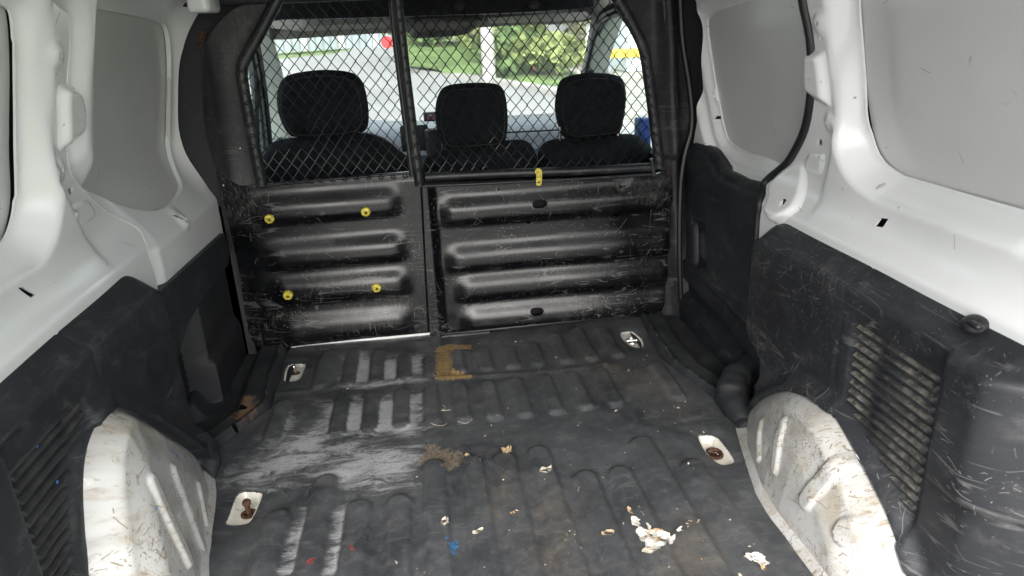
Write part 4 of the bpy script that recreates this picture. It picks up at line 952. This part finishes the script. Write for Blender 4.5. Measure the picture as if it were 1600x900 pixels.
# front doors with dark window frames
def cab_door(s, frame_px, label, xd, ly):
    t = thing('front_door', label, 'front door', (xd, 2.8, .1), 'front cab doors')
    y0, y1 = 2.22, 3.46
    def P3(y, z): return (xd-s*.16*(z-.55), y, z)
    top = [(2.24, .50), (2.24, .93), (2.34, .985), (2.50, .985), (2.66, .955), (2.73, .90), (2.82, .79), (2.90, .66), (2.95, .56), (2.97, .50)] if s < 0 else [(2.24, .50), (2.24, .93), (2.36, .985), (2.60, .985), (2.80, .955), (2.98, .87), (3.18, .74), (3.38, .585), (3.44, .50)]
    p = [P3(*q) for q in spl(top, False, 4)]
    tube('window_frame', p, .024 if s > 0 else .030, simple('dark_door_frame_plastic', (.025, .032, .033), .45), t, 8)
    tube('window_seal', [(q[0]-s*.02, q[1]-.035, q[2]-.02) for q in p[4:]], .010, M_rubber, t, 8)
    V = [P3(y, z) for y, z in [(2.24, .50), (2.24, .95), (2.60, .985), (2.80, .955), (2.98, .87), (3.18, .74), (3.44, .50)]]
    mesh('door_glass', V, [tuple(range(7))], M_glass2, t, False)
    box('door_card', (xd+s*.02, 2.84, .18), (.07, 1.26, .62), M_dark, t, .02)
    tube('sill_strip', [P3(2.24, .50), P3(3.44, .50)], .018, M_dark, t, 8)
    tube('quarter_bar', [P3(3.10, .50), P3(3.13, .78)] if s > 0 else [P3(2.80, .50), P3(2.76, .85)], .012, M_dark, t, 8)
    return t
cab_door(-1, None, 'left front door with a dark curved window frame by the driver seat', -.70, 0)
cab_door(1, None, 'right front door with a dark curved window frame beside the passenger seats', .70, 0)
q = ony(1000, 205, 2.6); o = box('blue_case', (q[0]+.01, 2.6, q[1]-.03), (.05, .06, .16), M_blue, None, .008); tag(o, 'blue plastic case tucked between the outer passenger seat and the door', 'case')
cf = sheet('cab_floor', [(-.8, 2.2), (.8, 2.2), (.8, 3.8), (-.8, 3.8)], .2, lambda U, V: (U, V, U*0-.16), M_dark, None); cf['kind'] = 'structure'
# bonnet
bn = mesh('bonnet', [(-.72, 3.82, .47), (.72, 3.82, .47), (.62, 4.5, .30), (-.62, 4.5, .30), (-.60, 4.62, .05), (.60, 4.62, .05)], [(0, 1, 2, 3), (3, 2, 5, 4)], M_white, None); tag(bn, 'white bonnet ahead of the windscreen', 'bonnet')

# ================================================================== OUTSIDE
ZG = -.56
M_road = simple('pale_worn_asphalt', (.30, .30, .29), .9, 0, .3, .12, .6)
M_grass = simple('spring_grass', (.14, .21, .07), .95, 0, .2, .45, 1.2)
M_pave = simple('pale_concrete', (.42, .41, .38), .9, 0, .3, .12, 2)
M_gravel = simple('pale_gravel', (.33, .31, .27), .95, 0, .2, .25, 3)
def ground(name, pts, z, mat_, kind='structure'):
    o = mesh(name, [(p[0], p[1], z) for p in pts], [tuple(range(len(pts)))], mat_, None, False, uv=np.array(pts, float)); o['kind'] = kind; return o
ground('ground', [(-900, -900), (900, -900), (900, 900), (-900, 900)], ZG-.05, M_grass)
ground('road', [(-9, -60), (3.0, -60), (3.0, 12)]+PZ([(940, 178), (880, 153), (800, 137), (720, 124), (655, 114)], ZG)+PZ([(622, 100), (625, 72), (640, 64), (590, 66), (520, 84), (425, 93), (330, 108)], ZG)+[(-30, 30), (-30, -60)], ZG, M_road)
gp = PZ([(800, 108), (1010, 92), (1060, 150), (1060, 300), (940, 178), (900, 160), (955, 150), (860, 124)], ZG); ground('yard', gp, ZG-.02, M_gravel)
def strip(name, px, wd_, h, mat_, lab, cat):
    p = spl(PZ(px, ZG), False, 4); n = np.gradient(p, axis=0); n = np.stack([-n[:, 1], n[:, 0]], 1)/np.hypot(n[:, 0], n[:, 1])[:, None]
    V = []; F = []
    for a_, b2 in zip(p, n):
        V += [(a_[0], a_[1], ZG-.05), (a_[0], a_[1], ZG+h), (a_[0]-b2[0]*wd_, a_[1]-b2[1]*wd_, ZG+h), (a_[0]-b2[0]*wd_, a_[1]-b2[1]*wd_, ZG-.05)]
    for i in range(len(p)-1):
        for k in range(3): F.append((i*4+k, i*4+k+1, i*4+k+5, i*4+k+4))
    o = mesh(name, V, F, mat_, None, uv=np.array(V)[:, :2]); return tag(o, None, None, None, 'structure')
strip('kerb', [(940, 178), (880, 153), (800, 137), (720, 124), (655, 114), (622, 100), (625, 72)], .35, .12, M_pave, '', '')
# grass bank rising beyond the kerb
bk = sheet('grass_bank', PZ([(632, 112), (700, 121), (760, 128), (850, 143), (950, 170), (905, 118), (850, 100), (810, 86), (700, 72), (632, 74)], ZG), 1.0, lambda U, V: (U, V, ZG+.02+.7*sstep(20, 40, V)+.15*np.sin(U*1.3)*np.sin(V*.8)), M_grass, None); bk['kind'] = 'structure'
M_leafs = [simple('leaves_%s' % a_, c, .8, 0, .3, .35, .8) for a_, c in (('yellow_green', (.24, .29, .10)), ('fresh_green', (.15, .23, .08)), ('pale_olive', (.26, .26, .15)))]
M_bark = simple('grey_brown_bark', (.16, .13, .10), .9)
def tree(x, y, h, r, m_, lab, low=.25):
    t = thing('tree', lab, 'tree', (x, y, ZG), 'trees beyond the grass bank'); 
    V, F = [], []
    for k in range(5):
        a_ = rng.uniform(0, 6.28); d = rng.uniform(.1, .55)*r
        pts_ = [(x, y, ZG), (x+.1*d*math.cos(a_), y+.1*d*math.sin(a_), ZG+h*.25), (x+.6*d*math.cos(a_), y+.6*d*math.sin(a_), ZG+h*.55), (x+d*math.cos(a_), y+d*math.sin(a_), ZG+h*.85)]
        v, f = tubeVF(pts_, [.12, .10, .06, .02], 6); b0 = len(V); V += v; F += [tuple(i+b0 for i in q_) for q_ in f]
    mesh('trunk', V, F, M_bark, t, uv=np.array(V)[:, [0, 2]])
    n = 2600; cl_ = rng.normal(0, 1, (26, 3)); cl_ /= np.linalg.norm(cl_, axis=1)[:, None]; cl_ *= rng.uniform(.3, .85, (26, 1)); 
    V = []; F = []
    for i in range(n):
        c = cl_[rng.integers(26)]+rng.normal(0, .17, 3); p = np.array([x+c[0]*r, y+c[1]*r, ZG+h*(low+(1-low)*.5)+c[2]*h*(1-low)*.55])
        if p[2] < ZG+.1: continue
        s_ = rng.uniform(.09, .2); u = rng.normal(0, 1, 3); u /= np.linalg.norm(u); w_ = np.cross(u, rng.normal(0, 1, 3)); w_ /= np.linalg.norm(w_)
        b0 = len(V); V += [p-u*s_, p+w_*s_*.6, p+u*s_, p-w_*s_*.6]; F.append((b0, b0+1, b0+2, b0+3))
    mesh('crown', V, F, m_, t, False, uv=np.array(V)[:, [0, 2]])
TR = [(770, 70, 34, 4.0, 2.2, 2, 'pale olive bush low behind the concrete pole to its right'), (835, 70, 36, 5.0, 2.6, 0, 'broad yellow green tree behind the brick based hut'), (905, 70, 38, 5.0, 2.6, 1, 'broad fresh green tree farthest back on the right'), (800, 70, 22, 1.5, 1.0, 1, 'low round green bush left of the small hut'), (858, 70, 21, 1.3, 1.0, 0, 'low yellow green bush right of the small hut'), (665, 70, 40, 4.0, 2.4, 0, 'yellow green tree left end of the grass bank'),
      (785, 95, 27, 4.5, 1.8, 0, 'yellow green bush just right of the concrete pole'), (815, 92, 33, 6, 2.3, 1, 'fresh green tree behind the small blue hut'), (850, 90, 30, 5, 1.9, 2, 'pale olive tree above the parked white car'), (885, 84, 32, 5.5, 2.2, 0, 'yellow green tree near the orange boards'),
      (925, 88, 26, 5, 1.9, 2, 'pale olive tree seen next to the right windscreen pillar'), (690, 78, 38, 5, 2.2, 1, 'green tree on the bank behind the concrete pole, left of it'), (735, 76, 40, 5.5, 2.4, 2, 'pale olive tree directly behind the concrete pole')]
for px, py, d, h, r, mi, lab in TR:
    q = onz(px, py, ZG); y = d; x = CAM[0]+(q[0]-CAM[0])*y/q[1]; tree(x, y, h, r, M_leafs[mi], lab, .12)
# concrete pole
q = onz(765, 131, ZG); t = thing('utility_pole', 'pale concrete utility pole standing on the grass by the kerb', 'utility pole', (q[0], q[1], ZG))
lathe('pole', [(.19, 0), (.17, 3), (.13, 8), (.13, 8.05)], (q[0], q[1], ZG), (0, 0, 1), M_pave, t, 14); box('cross_arm', (q[0], q[1], ZG+7.5), (1.8, .12, .12), M_bark, t, .02)
for dx in (-.8, 0, .8): lathe('insulator', [(.05, 0), (.07, .08), (.03, .16)], (q[0]+dx, q[1], ZG+7.56), (0, 0, 1), M_white, t, 10)
# corrugated fence far left
fc_ = thing('sheet_fence', 'pale blue grey fence of upright metal sheets across the road', 'fence', (-12, 60, ZG))
A_, B_ = np.array(onz(330, 86, ZG)), np.array(onz(640, 64, ZG)); A_ = A_*62/A_[1]; B_ = B_*78/B_[1]
me0 = None
M_fence = simple('pale_blue_fence_sheet', (.42, .48, .50), .5, 0, .5, .15, .8); M_fp = simple('dark_fence_post', (.2, .22, .24), .6)
for i in range(26):
    c = A_+(B_-A_)*(i+.5)/26; L = np.hypot(*(B_-A_))/26; an = math.atan2(B_[1]-A_[1], B_[0]-A_[0])
    o = box('fence_sheet', (c[0], c[1], ZG+1.35), (L*.93, .05, 2.7), M_fence if i % 5 else M_white, fc_, 0, (an, 'Z'))
    box('fence_post', (c[0]+L/2*math.cos(an), c[1]+L/2*math.sin(an), ZG+1.4), (.12, .12, 2.8), M_fp, fc_, 0, (an, 'Z'))
vg = sheet('grass_verge', PZ([(300, 92), (425, 86), (520, 79), (600, 66), (640, 62), (640, 58), (330, 70)], ZG), 3., lambda U, V: (U, V, ZG+.03+U*0), M_grass, None); vg['kind'] = 'structure'
# vehicles
M_orange = simple('orange_paint', (.75, .28, .06), .4); M_carw = simple('white_car_paint', (.75, .76, .76), .25); M_tyre = simple('tyre_rubber', (.02, .02, .02), .8); M_win = simple('dark_car_glass', (.03, .04, .05), .1); M_redp = simple('red_sign_paint', (.62, .03, .04), .4); M_brick = simple('red_brown_brick', (.38, .13, .08), .9)
def vehicle(name, label, cat, px, py, prof_, glassp, wid, mat_, flip=1, ang=0., group=None, scale=1.):
    q = onz(px, py, ZG); t = thing(name, label, cat, (q[0], q[1], ZG), group)
    ca, sa = math.cos(ang), math.sin(ang)
    def W(a_, b2, c): a_ *= scale; b2 *= scale; return (q[0]+a_*ca-b2*sa, q[1]+a_*sa+b2*ca, ZG+c*scale)
    def prism(nm, pr, w0, w1, m2):
        n = len(pr); V = [W(a_, w0, c) for a_, c in pr]+[W(a_, w1, c) for a_, c in pr]
        F = [tuple(range(n)), tuple(range(n, 2*n))[::-1]]+[(i, (i+1) % n, n+(i+1) % n, n+i) for i in range(n)]
        return mesh(nm, V, F, m2, t, False)
    prism('body', prof_, -wid/2, wid/2, mat_)
    for g in glassp: prism('window', g, -wid/2-.01, wid/2+.01, M_win)
    L0, L1 = min(a_ for a_, c in prof_), max(a_ for a_, c in prof_)
    for wx in (L0+.75, L1-.75):
        for wy in (-wid/2+.08, wid/2-.08):
            lathe('wheel', [(.31*scale, -.1), (.33*scale, -.06), (.33*scale, .06), (.31*scale, .1)], W(wx, wy, .33), (-sa, ca, 0), M_tyre, t, 16)
    return t
car_p = [(-2.1, .35), (-2.15, .8), (-1.9, .98), (-1.5, 1.0), (-.9, 1.42), (.6, 1.46), (1.25, 1.0), (2.0, .85), (2.1, .4), (1.9, .28), (-1.9, .28)]
car_g = [[(-1.3, 1.03), (-.85, 1.36), (-.25, 1.38), (-.25, 1.03)], [(-.17, 1.03), (-.17, 1.38), (.55, 1.4), (1.05, 1.03)]]
vehicle('parked_car', 'white parked car beyond the grass verge, seen left of the outer headrest top', 'car', 885, 96, car_p, car_g, 1.7, M_carw, 1, 1.45, 'parked cars')
vehicle('parked_car', 'pale silver parked car farther right near the windscreen pillar', 'car', 955, 100, car_p, car_g, 1.7, simple('silver_car_paint', (.5, .52, .52), .3), 1, 1.3, 'parked cars')
tr_p = [(-3, .5), (-3, 3.0), (1.5, 3.0), (1.5, 2.4), (2.6, 2.4), (3.0, 1.4), (3.1, .5)]
vehicle('box_truck', 'orange truck standing in front of the pale blue fence', 'truck', 512, 76, tr_p, [[(1.8, 1.5), (1.8, 2.2), (2.5, 2.2), (2.8, 1.5)]], 2.3, M_orange, 1, .15, None, .75)
vehicle('digger_cab', 'orange vehicle at the far left edge of the windscreen', 'truck', 424, 82, tr_p, [[(1.8, 1.5), (1.8, 2.2), (2.5, 2.2), (2.8, 1.5)]], 2.3, M_orange, 1, .15, None, .6)
# red sign
q = onz(604, 104, ZG); q = np.array(q)*.9; t = thing('road_sign', 'small red octagonal road sign on a thin post at the bend', 'road sign', (q[0], q[1], ZG))
zz = CAM[2]-(66-45+.0)/1180*q[1]*1.0+0; zc_ = ony(605, 66, q[1])
lathe('post', [(.03, 0), (.03, zc_[1]-ZG)], (zc_[0], q[1], ZG), (0, 0, 1), M_fp, t, 8); lathe('sign_plate', [(.24, -.01), (.24, .01)], (zc_[0], q[1]-.05, zc_[1]), (0, 1, 0), M_redp, t, 8)
# hut, brick base, boards, right hand building
q = ony(818, 84, 24); t = thing('small_hut', 'small pale blue hut on a red brick base behind the grass', 'hut', (q[0], 24, ZG)); zb = ony(820, 98, 24)[1]; zt = ony(820, 74, 24)[1]
box('hut_body', (q[0], 24, (zb+zt)/2), (.62, 1., zt-zb), simple('pale_blue_board', (.5, .56, .62), .6), t, .01); box('hut_roof', (q[0], 24, zt+.04), (.74, 1.2, .08), M_pave, t, .01)
o = zb-ZG; box('brick_base', (q[0]+.12, 24, ZG+o/2), (.95, 1.1, o-.004), M_brick, t, .01)
q = ony(935-70, 45, 36); 
for i, (px, w_, lab) in enumerate([(870, .7, 'left orange board upright among the trees'), (897, .4, 'narrow right orange board upright among the trees')]):
    q = ony(px, 50, 30); t = thing('orange_board', lab, 'board', (q[0], 30, ZG), 'orange boards among the trees')
    zt = q[1]+.5; box('board_face', (q[0], 30, zt-.5), (w_, .06, 1.0), simple('orange_red_board', (.65, .12, .05), .5), t, .01)
    for dx in (-w_/2+.05, w_/2-.05): box('board_leg', (q[0]+dx, 30.06, (zt-1+ZG)/2), (.05, .05, zt-1-ZG), M_fp, t)
q = ony(1000, 70, 22); t = thing('white_building', 'pale building with a grey door seen through the right door glass', 'building', (q[0]+2, 24, ZG))
box('wall', (q[0]+2.2, 24, ZG+1.7), (5.2, 4, 3.4), simple('pale_plaster', (.62, .66, .66), .8), t, .01)
box('roof', (q[0]+2.2, 24, ZG+3.5), (5.7, 4.6, .2), M_fp, t, .02)
for dx in (-1.6, .2, 1.8): box('window', (q[0]+2.2+dx, 21.985, ZG+1.8), (.9, .05, .9), M_win, t, .01); box('window_sill', (q[0]+2.2+dx, 21.95, ZG+1.32), (1.0, .12, .06), M_pave, t, .005)
q = onz(985, 118, ZG); q = onz(985, 112, ZG); t = thing('yellow_barrier', 'low yellow barrier on two feet outside the right door window', 'barrier', (q[0], q[1], ZG))
box('rail', (q[0], q[1], ZG+.55), (1.8, .06, .25), simple('yellow_barrier_paint', (.75, .5, .05), .5), t, .01)
for dx in (-.7, .7): box('foot', (q[0]+dx, q[1], ZG+.22), (.08, .4, .44), M_fp, t, .01)

# ================================================================== LITTER ON THE MAT
def leafm(name, c): return simple(name, c, .75, 0, .3, .25, 120, .4)
M_lf = [leafm('dry_tan_leaf', (.34, .25, .15)), leafm('pale_husk', (.40, .36, .29)), leafm('brown_leaf', (.32, .2, .1)), leafm('white_torn_paper', (.48, .46, .42))]
def scrap(px, py, L, W_, label, m_, cat='leaf', name='dry_leaf', curl=1., seed=0, z=.010, parent=None, rot=None, group='dry leaves on the mat'):
    r = np.random.default_rng(seed+31); cx_, cy_ = onz(px, py, z); n, m = 12, 8; rot = r.uniform(0, 6.28) if rot is None else rot
    V = []; F = []; e1 = r.uniform(-.25, .25, n+1); e2 = r.uniform(-.25, .25, n+1)
    for i in range(n+1):
        u = i/n; wd_ = math.sin(math.pi*min(max(u, .03), .97))**.6
        for j in range(m+1):
            v = j/m-.5; ex = (e1[i] if v > 0 else e2[i])*abs(v)*2
            x = (u-.5)*L; y = v*W_*wd_*(1+ex); zz_ = curl*(.35*W_*(2*v)**2+.18*L*(2*u-1)**2)*.8+.12*W_*math.sin(u*9+v*5+seed)+.05*W_*math.sin(v*17+seed)
            V.append((cx_+x*math.cos(rot)-y*math.sin(rot), cy_+x*math.sin(rot)+y*math.cos(rot), z+.004+zz_))
    zmin = min(v[2] for v in V); V = [(a_, b2, c-zmin+z) for a_, b2, c in V]
    for i in range(n):
        for j in range(m): F.append((i*(m+1)+j, i*(m+1)+j+1, (i+1)*(m+1)+j+1, (i+1)*(m+1)+j))
    V = np.array(V); o = mesh(name, V, F, m_, parent, uv=V[:, :2], angle=70)
    if label: tag(o, label, cat, group)
    return o
scrap(792, 708, .028, .022, 'tan curled dry leaf alone near the middle of the mat', M_lf[0], seed=1, rot=.9)
scrap(853, 738, .030, .022, 'pale crumpled husk right of the middle of the mat', M_lf[1], seed=2, rot=.3)
scrap(695, 818, .022, .016, 'small pale shell shaped leaf above the blue paint mark', M_lf[1], seed=3, rot=1.2)
scrap(747, 832, .024, .010, 'narrow pale twisted leaf right of the blue paint mark', M_lf[1], seed=4, rot=.4)
scrap(730, 714, .014, .012, 'tiny tan leaf at the edge of the brown stain', M_lf[0], seed=5)
scrap(950, 836, .026, .014, 'small ragged tan leaf left of the big torn paper', M_lf[0], seed=6, rot=.1)
scrap(1103, 876, .018, .008, 'thin orange brown leaf between torn paper and white scrap', M_lf[2], seed=7)
scrap(801, 803, .010, .008, 'tiny brown leaf crumb in the rib hollow below the husk', M_lf[2], seed=8)
scrap(884, 842, .020, .008, 'narrow brown leaf on the tan dusty rib', M_lf[2], seed=9, rot=1.1)
scrap(984, 768, .020, .006, 'thin tan twig like leaf above the big torn paper', M_lf[0], seed=10, rot=2.2)
pp = thing('torn_paper', 'long torn white and tan paper label stuck on the right half of the mat', 'torn paper', (*onz(1010, 830), .01))
for i, (px, py, L, W_, mi, ro) in enumerate([(993, 803, .040, .018, 0, 2.3), (1001, 822, .048, .022, 3, 2.2), (1010, 840, .042, .03, 3, 2.6), (1028, 850, .055, .035, 3, .3), (1023, 842, .045, .028, 0, .5), (1050, 845, .03, .010, 3, .9), (1066, 828, .028, .012, 3, .3), (1082, 818, .03, .012, 0, .1), (1015, 862, .03, .018, 1, .1), (990, 793, .016, .012, 0, 1.4)]):
    scrap(px, py, L, W_, None, M_lf[mi], name='paper_piece', seed=20+i, parent=pp, rot=ro, curl=.45, z=.011+.001*(i % 3))
p2 = thing('torn_paper', 'small white paper scrap with brown edge near the right wheel arch foot', 'torn paper', (*onz(1180, 875), .01))
for i, (px, py, L, W_, mi, ro) in enumerate([(1180, 874, .034, .022, 3, -.3), (1188, 880, .03, .018, 3, -.7), (1192, 888, .018, .01, 0, 1.3), (1168, 870, .016, .007, 0, .2)]):
    scrap(px, py, L, W_, None, M_lf[mi], name='paper_piece', seed=50+i, parent=p2, rot=ro, curl=.5, z=.011+.001*i)
# crumbs: uncountable grit
V, F = [], []
for i in range(300):
    x = rng.uniform(-.45, .55); y = rng.uniform(.95, 2.05)
    if rng.random() > .35+.6*(x > .0): continue
    s_ = rng.uniform(.0006, .0017)*(1+(rng.random() < .08)*1.5); b0 = len(V); a_ = rng.uniform(0, 6.28); z0 = float(mat_z(np.array([x]), np.array([y]))[2][0])
    V += [(x+s_*1.6*math.cos(a_), y+s_*1.6*math.sin(a_), z0), (x-s_*math.sin(a_), y+s_*math.cos(a_), z0), (x-s_*1.6*math.cos(a_), y-s_*1.6*math.sin(a_), z0), (x, y, z0+s_)]; F += [(b0, b0+1, b0+3), (b0+1, b0+2, b0+3), (b0+2, b0, b0+3)]
tag(mesh('grit', V, F, M_lf[1], None, False, uv=np.array(V)[:, :2]), None, None, None, 'stuff')
# fine fibres
for i, (pts_, nm) in enumerate([([(692, 633), (696, 638), (690, 642), (704, 641)], 'a'), ([(668, 657), (676, 663), (690, 666), (698, 662)], 'b'), ([(716, 659), (728, 662), (738, 655)], 'c'), ([(910, 753), (905, 762), (903, 768)], 'd')]):
    p = spl(PZ(pts_, .012), False, 4); o = tube('fibre', [(a_[0], a_[1], .013) for a_ in p], .0007, M_lf[1], None, 5)
    tag(o, ['pale bent fibre lying between the second row of ribs', 'pale curled fibre at the foot of the second rib row', 'short pale fibre right of the curled one', 'small straight husk splinter below the pale husk'][i], 'fibre', 'pale fibres on the mat')
